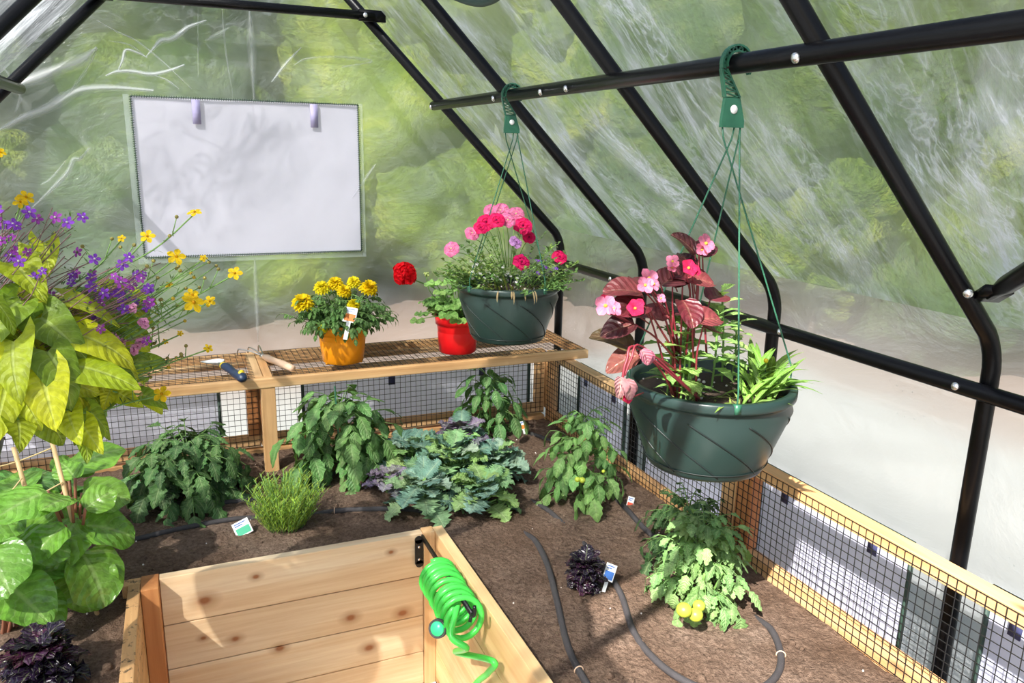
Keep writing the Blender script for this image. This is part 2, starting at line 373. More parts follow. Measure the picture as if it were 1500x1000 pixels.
# ------------------------------------------------------------------ leaves
def ovate(t): return math.sin(math.pi*min(1, t**.8*.98+.01))**.85
def lance(t): return math.sin(math.pi*(t*.96+.02)**.9)**1.1
def heart(t): return (1-t)**.72*min(1, .62+t*2.6)
def spoon(t): return .12 if t < .22 else math.sin(math.pi*((t-.2)/.8)**.8)**.6
def roundl(t): return math.sin(math.pi*min(1, (t*.93+.05)**.85))**.55
def obov(t): return math.sin(math.pi*(t*.97+.01)**1.5)**.8+.04
def leaf(b, p, d, n, L, W, prof=ovate, col=(.1, .3, .05), fold=.25, curl=.5, ruf=0, teeth=0, tk=6, seg=7, back=0, mid=None, pucker=0):
    p = V(p); d = V(d).normalized(); n = V(n)
    sd = d.cross(n)
    if sd.length < 1e-3: sd = d.orthogonal()
    sd.normalize(); n = sd.cross(d)
    S = (-1, -.5, 0, .5, 1); vs = []; cs = []
    ph = U(0, 6); rv = rnd(); us = []; mid = mid or lerp(col, (.75, .85, .45), .28); cu = curl if abs(curl) > .01 else .01
    for i in range(seg+1):
        t = i/seg; w = W*.5*prof(t)
        if teeth: w *= 1 + teeth*(1 if i % 2 else -1)
        x = L*math.sin(cu*t)/cu; z = -L*(1-math.cos(cu*t))/cu
        for s in S:
            xx = x - back*L*abs(s)**2*(1-t)**4*1.
            zz = z + fold*w*abs(s) + ruf*W*math.sin(ph+t*tk+s*2.3)*abs(s) + pucker*W*math.sin(t*15+ph)*math.sin(abs(s)*4.2)
            vs.append(p + d*xx + sd*(w*s) + n*zz)
            cs.append(lerp(col, mid, .35) if s == 0 else (col if abs(s) > .9 else lerp(col, mid, .08))); us.append((t+.001, abs(s), rv))
    fs = [(i*5+j, i*5+j+1, (i+1)*5+j+1, (i+1)*5+j) for i in range(seg) for j in range(4)]
    b.add(vs, fs, cols=cs, us=us)
def dirv(az, el): return V((math.cos(az)*math.cos(el), math.sin(az)*math.cos(el), math.sin(el)))
UP = V((0, 0, 1))
def compound(b, p, az, el, L, col, k=3, w=.55, droop=1.0, stemcol=(.2, .36, .1), teeth=.16):
    "tomato leaf: arching stalk, pairs of toothed leaflets and one at the tip"
    pts = []; q = V(p); e = el
    for i in range(7):
        pts.append(q.copy()); q = q + dirv(az, e)*L/6; e -= droop/6*U(.7, 1.3)
    b.tube(pts, [.0022*(1-.09*i) for i in range(7)], 4, stemcol, False)
    for j in range(k):
        i = 2 + int(j*4/k); base = pts[i]; sz = L*w*(.75 + .1*j)*U(.85, 1.1)
        for sgn in (-1, 1):
            dd = dirv(az + sgn*U(.85, 1.25), e*.5+U(-.35, .1)); leaf(b, base, dd, UP, sz*.85, sz*.5, ovate, jit(col), U(-.3, .3), U(.4, 1.1), .05, teeth, 6, 8)
    leaf(b, pts[-1], dirv(az, e-.1), UP+V((U(-.2, .2), U(-.2, .2), 0)), L*w, L*w*.55, ovate, jit(col), U(-.2, .3), U(.4, 1.0), .05, teeth, 6, 8)
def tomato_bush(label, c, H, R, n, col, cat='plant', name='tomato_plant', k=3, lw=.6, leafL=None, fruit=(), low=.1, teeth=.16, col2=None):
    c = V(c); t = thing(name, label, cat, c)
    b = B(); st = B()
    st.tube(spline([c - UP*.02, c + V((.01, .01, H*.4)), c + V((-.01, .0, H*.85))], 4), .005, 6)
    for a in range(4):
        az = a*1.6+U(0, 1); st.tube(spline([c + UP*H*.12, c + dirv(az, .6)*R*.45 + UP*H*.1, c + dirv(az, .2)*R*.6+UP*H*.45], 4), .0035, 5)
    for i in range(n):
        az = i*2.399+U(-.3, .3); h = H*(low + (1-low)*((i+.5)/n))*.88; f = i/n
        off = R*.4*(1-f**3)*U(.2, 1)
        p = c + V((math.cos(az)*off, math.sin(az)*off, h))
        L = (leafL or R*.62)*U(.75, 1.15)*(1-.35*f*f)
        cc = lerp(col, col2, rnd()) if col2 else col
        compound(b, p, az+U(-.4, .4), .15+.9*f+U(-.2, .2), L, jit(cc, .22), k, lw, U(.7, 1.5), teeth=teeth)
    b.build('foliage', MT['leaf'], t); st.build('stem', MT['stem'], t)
    for (p, r) in fruit:
        fb = B(); fb.ball(p, r, 10, sq=.92); fb.build('tomato', MT['tom'], t)
    return t

# ------------------------------------------------------------------ world, sun
SD = V((.775, .70, -1.0)).normalized()
w = bpy.data.worlds.new('sky'); SC.world = w; w.use_nodes = True
nt = w.node_tree; nt.nodes.clear()
sk = nt.nodes.new('ShaderNodeTexSky'); sk.sky_type = 'NISHITA'; sk.sun_disc = False
sk.sun_elevation = math.asin(-SD.z); sk.sun_rotation = math.atan2(-SD.x, -SD.y); sk.air_density = 1.; sk.dust_density = 1.5
bg = nt.nodes.new('ShaderNodeBackground'); bg.inputs[1].default_value = .19
wo = nt.nodes.new('ShaderNodeOutputWorld'); nt.links.new(sk.outputs[0], bg.inputs[0]); nt.links.new(bg.outputs[0], wo.inputs[0])
sl = bpy.data.lights.new('sun', 'SUN'); sl.energy = 13.5; sl.angle = math.radians(.6); sl.color = (1, .96, .90)
so = bpy.data.objects.new('sun', sl); COL.objects.link(so); so.rotation_euler = SD.to_track_quat('-Z', 'Y').to_euler(); so.location = (-3, -3, 6)
SC.view_settings.view_transform = 'Standard'; SC.view_settings.look = 'None'; SC.view_settings.gamma = 1; SC.view_settings.exposure = .02
SC.cycles.transparent_max_bounces = 24; SC.cycles.max_bounces = 10; SC.cycles.diffuse_bounces = 4; SC.cycles.transmission_bounces = 8
SC.cycles.sample_clamp_indirect = 6
#@@PART2
# ================================================================== ground and what grows outside
def grid(b, x0, x1, y0, y1, nx, ny, fz, skip=None, cf=None):
    vs = []; 
    for i in range(nx+1):
        for j in range(ny+1):
            x = x0+(x1-x0)*i/nx; y = y0+(y1-y0)*j/ny; vs.append((x, y, fz(x, y)))
    fs = []
    for i in range(nx):
        for j in range(ny):
            xc = x0+(x1-x0)*(i+.5)/nx; yc = y0+(y1-y0)*(j+.5)/ny
            if skip and skip(xc, yc): continue
            a = i*(ny+1)+j; fs.append((a, a+ny+1, a+ny+2, a+1))
    b.add(vs, fs)
def groundmat():
    m, nt = mat('pale_gravel_yard'); v = coords(nt)
    sx = nd(nt, 'ShaderNodeSeparateXYZ'); nt.links.new(v, sx.inputs[0])
    d = mathn(nt, 'MAXIMUM', mathn(nt, 'SUBTRACT', sx.outputs['X'], 4.4), mathn(nt, 'SUBTRACT', sx.outputs['Y'], 5.6))
    d = mathn(nt, 'ADD', d, mathn(nt, 'MULTIPLY', noisef(nt, v, 1.5), .8))
    f = ramp(nt, d, [(.2, g(0)), (.7, g(1))])
    pale = mixc(nt, noisef(nt, v, 40, 4, .8), (.28, .28, .275), (.40, .395, .385))
    tan = mixc(nt, noisef(nt, v, 6, 5, .7), (.18, .125, .10), (.31, .225, .19))
    p = nd(nt, 'ShaderNodeBsdfPrincipled'); setin(p, Roughness=.95)
    nt.links.new(mixc(nt, f, pale, tan), p.inputs['Base Color']); out(nt, p.outputs[0]); return m
b = B(); grid(b, -14, 20, -8, 24, 34, 32, lambda x, y: -.06)
struct(b.build('ground', groundmat()))
b = B(); grid(b, -.155, .632, -.6, 2.03, 30, 90, lambda x, y: .012*noise.noise(V((x*60, y*60, 0))))
fl = b.build('floor', plain('white_gravel', (.80, .78, .74), .85, bumps=(120, 1.), var=.3, scale=110)); struct(fl)

import bmesh
def crown(b, c, r, sz=1.):
    bm = bmesh.new(); bmesh.ops.create_icosphere(bm, subdivisions=4, radius=1)
    o = V((U(0, 50), U(0, 50), U(0, 50))); vs = []
    for v in bm.verts:
        p = v.co; k = 1 + .35*noise.noise(p*1.7+o) + .22*noise.noise(p*5+o) + .12*noise.noise(p*12+o)
        vs.append(V(c) + V((p.x*r*k, p.y*r*k, p.z*r*k*sz)))
    b.add(vs, [tuple(v.index for v in f.verts) for f in bm.faces]); bm.free()
def tree(x, y, h, r, m, label):
    t = thing('tree', label, 'tree', (x, y, -.06), 'trees beyond the greenhouse')
    b = B(); b.tube([(x, y, -.1), (x+.05, y, h*.35), (x-.05, y, h*.6)], [.14, .11, .07], 10); b.build('trunk', MT['bark'], t)
    b = B()
    for k in range(5): crown(b, (x+U(-.5, .5)*r, y+U(-.5, .5)*r, h*(.18+.17*k)), r*U(.6, .85), 1.0)
    b.build('crown', MT[m], t)
for a in [(-5.2, 10.2, 5.5, 1.9, 'crown1', 'dark green tree blurred behind the film at far left, beyond the back wall'),
          (-2.9, 11.0, 7.0, 2.1, 'crown3', 'grey green tree outside the back wall, left of the white window screen'),
          (-.7, 10.4, 6.5, 1.8, 'crown1', 'dark tree outside the back wall, directly behind the white window screen'),
          (1.5, 11.6, 7.5, 2.0, 'crown3', 'tall muted tree outside, above the right side of the white window screen'),
          (3.0, 10.0, 4.6, 1.7, 'crown2', 'bright yellow green tree outside the back wall, right of the window screen'),
          (5.2, 10.4, 6.5, 1.9, 'crown2', 'bright tree behind the back right corner of the greenhouse'),
          (6.6, 8.8, 6.0, 1.8, 'crown3', 'soft green tree seen through the side film above the red geranium side'),
          (7.0, 6.4, 6.8, 1.9, 'crown1', 'darker tree seen through the roof film between the two hanging baskets'),
          (7.3, 4.6, 6.0, 1.7, 'crown2', 'yellow green tree seen through side film just left of the front basket'),
          (7.6, 3.0, 6.6, 1.7, 'crown3', 'muted tree seen through side film just right of the front basket'),
          (7.4, 1.4, 5.6, 1.6, 'crown2', 'light green tree through side film left of the rightmost steel rafter'),
          (7.9, -.3, 6.8, 1.9, 'crown1', 'dark green tree at the right edge seen through the side film'),
          (9.6, 2.2, 9.0, 2.6, 'crown1', 'tall dark tree standing behind the row on the right side'),
          (9.4, 6.0, 9.5, 2.6, 'crown3', 'tall grey green tree behind the row beyond the right side'),
          (3.2, 14.4, 9.5, 2.8, 'crown1', 'tall dark tree standing behind the row beyond the back wall')]:
    tree(*a)

def shrub(x, y, h, r, m, label):
    t = thing('shrub', label, 'shrub', (x, y, -.06), 'shrubs beyond the greenhouse')
    b = B()
    for k in range(3): crown(b, (x+U(-.35, .35)*r, y+U(-.3, .3)*r, h*(.3+.18*k)), r*U(.6, .8), .9)
    b.build('foliage', MT[m], t)
    b = B(); b.tube([(x, y, -.1), (x, y, h*.3)], .04, 6); b.build('stem', MT['bark'], t)
for a in [(-3.4, 8.3, 1.5, .9, 'crown3', 'low shrub outside, behind the purple lobelia at left'), (-1.9, 8.4, 1.7, .95, 'crown2', 'yellow green shrub outside, left below the white window screen'), (-.2, 8.2, 1.5, .9, 'crown3', 'shrub outside, directly below the white window screen'),
          (1.3, 8.4, 1.8, .95, 'crown2', 'yellow green shrub outside, behind the marigold pot'), (2.9, 8.2, 1.7, .95, 'crown2', 'bright shrub outside, behind the red geranium'), (4.7, 7.6, 1.8, .95, 'crown3', 'soft green shrub outside, beyond the back right corner of the greenhouse'),
          (5.5, 5.6, 1.7, .9, 'crown2', 'shrub outside the right film wall, between the two hanging baskets'), (5.8, 4.2, 1.6, .9, 'crown3', 'shrub outside, seen just left of the begonia flowers'), (5.9, 2.9, 1.8, .9, 'crown2', 'shrub outside, seen right of the begonia basket wires'), (6.0, 1.6, 1.6, .9, 'crown3', 'shrub outside, seen left of the nearest bent rafter'), (6.1, .3, 1.8, .9, 'crown2', 'shrub outside, at the right edge below the corner brace')]:
    shrub(*a)

# ================================================================== film walls and roof
XL, XF, YF, EZ = -1.06, 1.60, 3.20, Z0-.345
APX, APZ = .27, Z0+.985
def sag(p, n, a): 
    return p + n*(a*noise.noise(V((p.x*1.7, p.y*2.6, p.z*1.7))) + a*.35*noise.noise(V((p.x*5, p.y*9, p.z*5+4))))
def sheet(name, m, P, nu, nv, n, amp, skip=None):
    b = B(); vs = []
    for i in range(nu+1):
        for j in range(nv+1):
            p = V(P(i/nu, j/nv)); e = min(i, nu-i, 3)/3*min(j, nv-j, 3)/3
            vs.append(sag(p, n, amp*e))
    fs = []
    for i in range(nu):
        for j in range(nv):
            if skip and skip(V(P((i+.5)/nu, (j+.5)/nv))): continue
            a = i*(nv+1)+j; fs.append((a, a+nv+1, a+nv+2, a+1))
    b.add(vs, fs); return struct(b.build(name, m))
Y0 = -.7
LZ0, LZ1 = Z0-1.27, Z0-.905
RWIN = ((2.535, 2.93), (1.83, 2.38), (1.20, 1.76), (.30, 1.00))
sheet('ceiling', MT['film_roof'], lambda u, v: (XF+(APX-XF)*u, Y0+(YF-Y0)*v, EZ+(APZ-EZ)*u), 60, 120, V((.707, 0, .707)), .014)
sheet('ceiling', MT['film_roof_left'], lambda u, v: (XL+(APX-XL)*u, Y0+(YF-Y0)*v, EZ+(APZ-EZ)*u), 60, 120, V((-.707, 0, .707)), .014,
      lambda p: -.34 + .3*max(0, p.y-.35) < p.x < .20 and -.5 < p.y < .50)  # unseen opening, added and shaped to let a sunbeam onto the front right soil
b = B()
for (x0, y0_, x1, y1_) in ((-.34, -.5, .2, -.5), (-.30, .5, .2, .5), (-.34, -.5, -.34, .35), (.2, -.5, .2, .5), (-.34, .35, -.30, .5)): b.bar((x0, y0_, Z0+.715+x0), (x1, y1_, Z0+.715+x1), .014, .008)
struct(b.build('trim_added_opening', MT['trim']))  # edge bars of the added, unseen roof opening
sheet('wall_right', MT['film_side'], lambda u, v: (XF, Y0+(YF-Y0)*u, -.05+(EZ+.05)*v), 120, 60, V((1, 0, 0)), .006,
      lambda p: LZ0+.02 < p.z < LZ1-.02 and any(a+.03 < p.y < b_-.03 for a, b_ in RWIN))
sheet('wall_left', MT['film_left'], lambda u, v: (XL, Y0+(YF-Y0)*u, -.05+(EZ+.05)*v), 60, 30, V((1, 0, 0)), .006)
sheet('wall_back', MT['film_back'], lambda u, v: (XL+(XF-XL)*u, YF, -.05 + v*(min(EZ+(APZ-EZ)*min((XL+(XF-XL)*u-XL)/(APX-XL), (XF-XL-(XF-XL)*u)/(XF-APX)), APZ)+.05)), 130, 110, V((0, 1, 0)), .006,
      lambda p: (-.09 < p.x < .655 and Z0-.39 < p.z < Z0+.13) or (LZ0+.02 < p.z < LZ1-.02 and (-.92 < p.x < .07 or .455 < p.x < 1.42)))

def window(n, label_axis, a0, a1, z0, z1, m, straps=(), pos=None, stitched=False):
    "sewn-in screen window: cloth, binding strips, hanging hook-and-loop straps"
    def Q(a, z, d): return (a, pos-d, z) if label_axis == 'x' else (pos-d, a, z)
    b = B(); vs = []; nu, nv = 40, 20
    for i in range(nu+1):
        for j in range(nv+1):
            u = i/nu; v = j/nv; a = a0+(a1-a0)*u; z = z0+(z1-z0)*v
            vs.append(Q(a, z - .006*math.sin(u*math.pi)*(1-v), .004 + .004*noise.noise(V((a*4, z*5, n)))))
    b.add(vs, [(i*(nv+1)+j, (i+1)*(nv+1)+j, (i+1)*(nv+1)+j+1, i*(nv+1)+j+1) for i in range(nu) for j in range(nv)])
    o = struct(b.build('window_%d' % n, m))
    e = .005 if stitched else .007
    for (p, q) in (((a0, z0), (a1, z0)), ((a0, z1), (a1, z1)), ((a0, z0), (a0, z1)), ((a1, z0), (a1, z1))):
        b = B()
        if stitched:
            L = math.hypot(q[0]-p[0], q[1]-p[1]); k = int(L/.008)
            b.bar(Q(p[0], p[1], .010), Q(q[0], q[1], .010), .0030)
            for i in range(k):
                t = (i+.5)/k; a = p[0]+(q[0]-p[0])*t; z = p[1]+(q[1]-p[1])*t
                if p[1] == q[1]: b.bar(Q(a, z-e, .0115), Q(a+.002, z+e, .0115), .0022)
                else: b.bar(Q(a-e, z, .0115), Q(a+e, z+.002, .0115), .0022)
        else: b.bar(Q(p[0], p[1], .010), Q(q[0], q[1], .010), .012, .006)
        b.build('binding', MT['trim'], o)
    for s in straps:
        b = B(); b.bar(Q(s, z1-.005, .014), Q(s+.003, z1-.085, .014), .003, .028) if label_axis == 'y' else b.box(s-.014, s+.014, pos-.016, pos-.012, z1-.09, z1-.004)
        b.build('strap', MT['strap'] if not stitched else MT['lilac'], o)
    return o
MT['lilac'] = plain('lilac_strap', (.42, .38, .60), .7)
window(1, 'x', -.118, .685, Z0-.415, Z0+.155, MT['screen'], (.095, .515), YF-.012, True)
# clear sewn tape around the screen
b = B()
for (x0, x1, z0, z1) in ((-.142, -.122, -.44, .16), (.690, .705, -.44, .16), (-.142, .705, -.44, -.421)): b.box(x0, x1, YF-.018, YF-.0155, Z0+z0, Z0+z1)
tape, tnt = mat('clear_tape'); q1 = nd(tnt, 'ShaderNodeBsdfTransparent'); q2 = nd(tnt, 'ShaderNodeBsdfDiffuse'); q2.inputs[0].default_value = (.8, .9, .9, 1)
q3 = nd(tnt, 'ShaderNodeMixShader'); q3.inputs[0].default_value = .13; tnt.links.new(q1.outputs[0], q3.inputs[1]); tnt.links.new(q2.outputs[0], q3.inputs[2]); out(tnt, q3.outputs[0])
struct(b.build('trim_1', tape))
window(2, 'x', -.95, .100, LZ0, LZ1, MT['screen'], (-.5,), YF-.012)
window(3, 'x', .425, 1.45, LZ0, LZ1, MT['screen'], (.80, 1.215), YF-.012)
window(4, 'y', 2.535, 2.93, LZ0, LZ1, MT['sky_tinted'], (2.62, 2.86), XF-.01)
window(5, 'y', 1.83, 2.38, LZ0, LZ1, MT['sky_tinted'], (2.0,), XF-.01)
window(6, 'y', 1.20, 1.76, LZ0, LZ1, MT['sky_tinted'], (1.63, 1.31), XF-.01)
window(7, 'y', .30, 1.00, LZ0, LZ1, MT['sky_tinted'], (.93,), XF-.01)
# roof vent with a bound, sagging lower edge
def RP(x, y, d=0.): return V((x - d*.707, y, Z0 + 1.255 - x - d*.707))
b = B(); vs = []
for i in range(25):
    for j in range(9):
        y = 1.83 + .55*i/24; lowx = .80 + .045*math.sin(math.pi*i/24)
        vs.append(RP(.42 + (lowx-.42)*j/8, y, .012 + .02*math.sin(math.pi*i/24)*(j/8)))
b.add(vs, [(i*9+j, (i+1)*9+j, (i+1)*9+j+1, i*9+j+1) for i in range(24) for j in range(8)])
o = struct(b.build('window_8', MT['screen']))
b = B(); b.tube([RP(.80+.045*math.sin(math.pi*i/24), 1.83+.55*i/24, .016+.02*math.sin(math.pi*i/24)) for i in range(25)], .011, 8)
b.tube([RP(.42+.38*i/8, 2.38, .016) for i in range(9)], .008, 8); b.build('binding', MT['trim'], o)

# folds and seams pressed into the back sheet
fm, fnt = mat('folded_film'); f1 = nd(fnt, 'ShaderNodeBsdfTransparent'); f2 = nd(fnt, 'ShaderNodeBsdfPrincipled'); setin(f2, Roughness=.25); f2.inputs['Base Color'].default_value = (.86, .89, .92, 1)
f4 = nd(fnt, 'ShaderNodeBsdfTranslucent'); f4.inputs[0].default_value = (.86, .89, .92, 1); f5 = nd(fnt, 'ShaderNodeMixShader'); f5.inputs[0].default_value = .4; fnt.links.new(f2.outputs[0], f5.inputs[1]); fnt.links.new(f4.outputs[0], f5.inputs[2])
fat = nd(fnt, 'ShaderNodeAttribute', attribute_name='col'); f3 = nd(fnt, 'ShaderNodeMixShader'); fnt.links.new(fat.outputs['Fac'], f3.inputs[0]); fnt.links.new(f1.outputs[0], f3.inputs[1]); fnt.links.new(f5.outputs[0], f3.inputs[2]); out(fnt, f3.outputs[0])
PLE = [([(8, 132), (45, 118), (90, 100), (120, 88), (142, 70)], 9, .75), ([(0, 190), (35, 172), (72, 157), (100, 140), (125, 131), (170, 129), (225, 133)], 7, .7), ([(155, 111), (172, 105), (195, 105), (222, 109), (250, 103), (270, 95)], 4, .9),
       ([(174, 102), (180, 88), (185, 73), (203, 78), (216, 85)], 3, .9), ([(214, 83), (226, 70), (236, 60), (250, 58), (262, 51), (276, 40), (302, 30)], 4, .85), ([(142, 30), (170, 46), (200, 60), (240, 92), (280, 130)], 2.2, .5), ([(140, 78), (125, 105), (110, 125), (100, 140)], 3, .35),
       ([(131, 217), (118, 232), (108, 234), (100, 252), (78, 275), (48, 303)], 4.5, .55), ([(365, 8), (368, 60), (372, 146)], 5, .4), ([(325, 10), (330, 70), (341, 142)], 1.6, .35), ([(290, 12), (290, 115)], 1.0, .3), ([(398, 120), (420, 92), (441, 70)], 3, .6), ([(430, 96), (450, 86), (500, 84), (545, 90), (500, 98)], 3, .35),
       ([(373, 378), (376, 440), (378, 500)], 4, .3), ([(160, 60), (190, 66), (215, 84)], 2.5, .4), ([(225, 110), (245, 118), (262, 130)], 2.4, .5), ([(60, 270), (75, 262), (96, 236)], 2.5, .3), ([(0, 95), (14, 110), (30, 140), (22, 165)], 3, .25), ([(515, 290), (535, 262), (550, 240)], 3, .3), ([(300, 60), (318, 52), (336, 40)], 4, .3)]
wb = bpy.data.objects['wall_back']
for pts, wpx, al in PLE:
    P = spline([at(x, y, 'y', YF-.007) for x, y in pts], 5); b = B(); vs = []; cs = []
    for i, q in enumerate(P):
        d = (P[min(i+1, len(P)-1)]-P[max(i-1, 0)]).normalized(); n = V((d.z, 0, -d.x)); f = i/(len(P)-1)
        wd = wpx*.0030*(.25+.75*math.sin(math.pi*min(.98, max(.03, f))))*(1+.5*noise.noise(q*9))
        for s_, o_, a_ in ((-1, 0, 0), (-.25, .006, al*.8), (.1, .011, al), (.35, .006, al*.5), (1, 0, 0)): vs.append(q + n*(wd*s_) - V((0, o_, 0))); cs.append((a_, a_, a_))
    b.add(vs, [(i*5+j, i*5+j+1, (i+1)*5+j+1, (i+1)*5+j) for i in range(len(P)-1) for j in range(4)], cols=cs)
    b.build('film_fold', fm, wb)

# ================================================================== black steel frame
fr = thing('greenhouse_frame', 'black tubular steel greenhouse frame of bent rafters and long rails', 'frame', (APX, 1.3, 0))
R_ = .0185
for k, y in enumerate((3.135, 2.45, 1.745, 1.077, .38)):
    for sgn in (1, -1):
        ex = APX + sgn*1.30
        P = [V((ex, y, -.05)), V((ex, y, Z0-.46))]
        for t in range(1, 7):
            a = t/7*math.pi/4; rr = .16; P.append(V((ex - sgn*rr*(1-math.cos(a)), y, Z0-.45+rr*math.sin(a))))
        last = P[-1]; P.append(V((APX + sgn*.02, y, last.z + (abs(last.x-APX)-.02))))
        b = B(); b.tube(P, R_, 14); b.build('rafter', MT['black'], fr)
def rail(name, a, b_, bolts=()):
    b = B(); b.tube([a, b_], R_, 14); b.build(name, MT['black'], fr)
PX = .99; PZ = Z0 + .163
rail('purlin', (PX, -.5, PZ), (PX, 3.165, PZ)); rail('purlin', (2*APX-PX, -.5, PZ), (2*APX-PX, 3.165, PZ)); rail('ridge_tube', (APX, -.5, Z0+.88), (APX, 3.15, Z0+.88))
rail('side_rail', (1.538, -.5, Z0-.48), (1.538, 3.13, Z0-.48)); rail('side_rail', (2*APX-1.538, -.5, Z0-.48), (2*APX-1.538, 3.13, Z0-.48))
b = B(); b.tube([(APX-.47, 3.10, Z0+.472), (APX+.47, 3.10, Z0+.472)], [.0165, .0165], 12)
for s in (-1, 1): b.box(APX+s*.46-.05, APX+s*.46+.05, 3.088, 3.106, Z0+.452, Z0+.492)
b.build('tie_bar', MT['black'], fr)
a, c = V((1.475, 1.04, Z0-.262)), V((1.06, .50, Z0+.02)); b = B(); dd = (c-a).normalized()
b.tube([a, a+dd*.05, a+dd*.09, c], [.012, .014, .0185, .0185], 12)
b.bar(a-dd*.03, a+dd*.05, .05, .016); b.build('corner_brace', MT['black'], fr)
def bolt(p, d):
    b = B(); b.lathe(p, [(.0001, 0), (.009, 0), (.009, .004), (.005, .007), (.0001, .008)], 12, ax=V(d)); b.build('bolt', MT['bolt'], fr)
for p in ((535, 22),): q = at(*p, 'y', 3.085); bolt(q, (0, -1, 0))
for y in (3.14, 2.46, 1.94, 1.09, 2.10): bolt((PX-.018, y, PZ-.006), (-1, 0, -.3))
for y in (1.66, 1.115, 2.6): bolt((1.538-.018, y, Z0-.478), (-1, 0, .1))
bolt(at(1418, 429, 'y', 1.02), (-.6, -.6, -.3))

# ================================================================== wire mesh, beds, fences
PIT = .0215
def mesh_wires(axis, a0, a1, z0, z1, pos, horizontal=False):
    "welded square mesh; axis = the direction it runs along"
    b = B(); w = .0015
    def bx(a_, b2, c_, d_, e, f):
        if horizontal: b.box(a_, b2, c_, d_, pos+e, pos+f)
        elif axis == 'x': b.box(a_, b2, pos+e, pos+f, c_, d_)
        else: b.box(pos+e, pos+f, a_, b2, c_, d_)
    n = int((a1-a0)/PIT)
    for i in range(n+1):
        a = a0 + i*PIT; bx(a-w/2, a+w/2, z0, z1, -w/2, w/2)
    for j in range(int((z1-z0)/PIT)+1):
        z = z0 + j*PIT; bx(a0, a1, z-w/2, z+w/2, w/2, w*1.5)
    return b
def part(name, m, par, *bx, bev=.002):
    b = B()
    for q in bx: b.box(*q)
    return b.build(name, MT[m] if isinstance(m, str) else m, par, False, bev)
# the U-shaped bed
bed = thing('raised_bed', 'U-shaped raised cedar bed filled with soil around a sunken walkway', 'raised bed', (.24, 2.05, 0))
J = [BT, Z0-1.240, Z0-1.373, Z0-1.497, 0]
for k in range(4):
    part('board', 'board', bed, (-.112, .597, 2.032, 2.06, J[k+1]+.0012, J[k]-.0012))
for k in range(4):
    part('board', 'board_y', bed, (.634, .665, .1, 2.06, J[k+1]+.0008, J[k]-.0008))
    part('board', 'dirty_y' if k == 0 else 'wood_y', bed, (-.185, -.156, .1, 2.03, J[k+1]+.0012, J[k]-.0012))
part('corner_post', 'shaded_red_wood', bed, (-.155, -.113, 1.985, 2.060, 0, BT+.001)); part('corner_post', 'wood_z', bed, (.598, .633, 2.025, 2.062, 0, BT+.002))
part('corner_block', 'dirty_y', bed, (-.20, -.1555, 2.031, 2.065, .2, BT-.004))
for x0, x1 in ((1.425, 1.46), (-1.02, -.985)):
    for k in range(4): part('outer_board', 'wood_y', bed, (x0, x1, .1, YB+.04, k*.114, k*.114+.113))
for k in range(4): part('outer_board', 'wood_x', bed, (-.985, 1.425, YB, YB+.035, k*.120, k*.120+.119))
def soilz(x, y):
    z = SOIL + .016*noise.noise(V((x*2.2, y*2.2, 1))) + .007*noise.noise(V((x*11, y*11, 3))) + .004*noise.noise(V((x*42, y*42, 5))) + .0022*noise.noise(V((x*120, y*120, 5)))
    if y > 2.6: z -= .012*min(1, (y-2.6)/.3)
    return z
b = B(); grid(b, -.983, 1.423, .15, YB-.001, 300, 340, soilz, lambda x, y: -.187 < x < .667 and y < 2.062)
so_ = b.build('soil', MT['soil'], bed)
b = B()     # clods
for i in range(1500):
    x = U(-.9, 1.40); y = U(1.0, 2.9)
    if -.21 < x < .69 and y < 2.09: continue
    r = U(.002, .0065)*(1 if rnd() < .93 else 1.8); b.ball((x, y, soilz(x, y)+r*.2), r, 4, sq=.75)
o = b.build('soil_clods', MT['soil'], bed); o['kind'] = 'stuff'
b = B()
for i in range(130):
    x = U(-.9, 1.40); y = U(1.1, 2.9)
    if -.21 < x < .69 and y < 2.09: continue
    b.ball((x, y, soilz(x, y)+.001), U(.0012, .0028), 4)
o = b.build('perlite_grains', MT['perlite'], bed); o['kind'] = 'stuff'

RB = Z0-1.15; RBt = Z0-1.100; TB = FT-.034
def fence(label, axis, a0, a1, pos, sgn, rb, rbt, posts):
    "posts: list of (start, end, material); sgn = outward side"
    loc = ((a0+a1)/2, pos, rb) if axis == 'x' else (pos, (a0+a1)/2, rb)
    t = thing('mesh_fence_panel', label, 'fence', loc, 'mesh fence panels around the bed')
    def bx(a_, b2, z0, z1, d0=.0025, d1=.045):
        p0, p1 = sorted((pos+sgn*d0, pos+sgn*d1))
        return (a_, b2, p0, p1, z0, z1) if axis == 'x' else (p0, p1, a_, b2, z0, z1)
    m = 'wood_'+axis
    part('top_rail', m, t, bx(a0, a1, TB, FT)); part('bottom_rail', m, t, bx(a0, a1, rb, rbt, d1=.034))
    for (p, q, mm) in posts: part('post', mm, t, bx(p, q, rbt, TB, d1=.04))
    b = mesh_wires(axis, a0+.005, a1-.005, rb+.006, FT-.004, pos); b.build('wire_mesh', MT['wire'], t, False)
fence('cedar framed mesh panel on the right, from back corner to middle post', 'y', 1.672, YB-.002, XR, 1, RB, RBt, [(1.672, 1.735, 'wood_z'), (YB-.045, YB+.034, 'wood_z')])
fence('cedar framed black wire mesh panel on the right, nearest the camera', 'y', .15, 1.670, XR, 1, RB, RBt, [(1.606, 1.670, 'shaded_red_wood'), (.15, .2, 'wood_z')])
fence('cedar framed black wire mesh panel under the shelf, right half of the back', 'x', .236, XR-.002, YB, 1, Z0-1.12, Z0-1.076, [(.236, .27, 'shaded_red_wood'), (XR-.04, XR-.002, 'wood_z')])
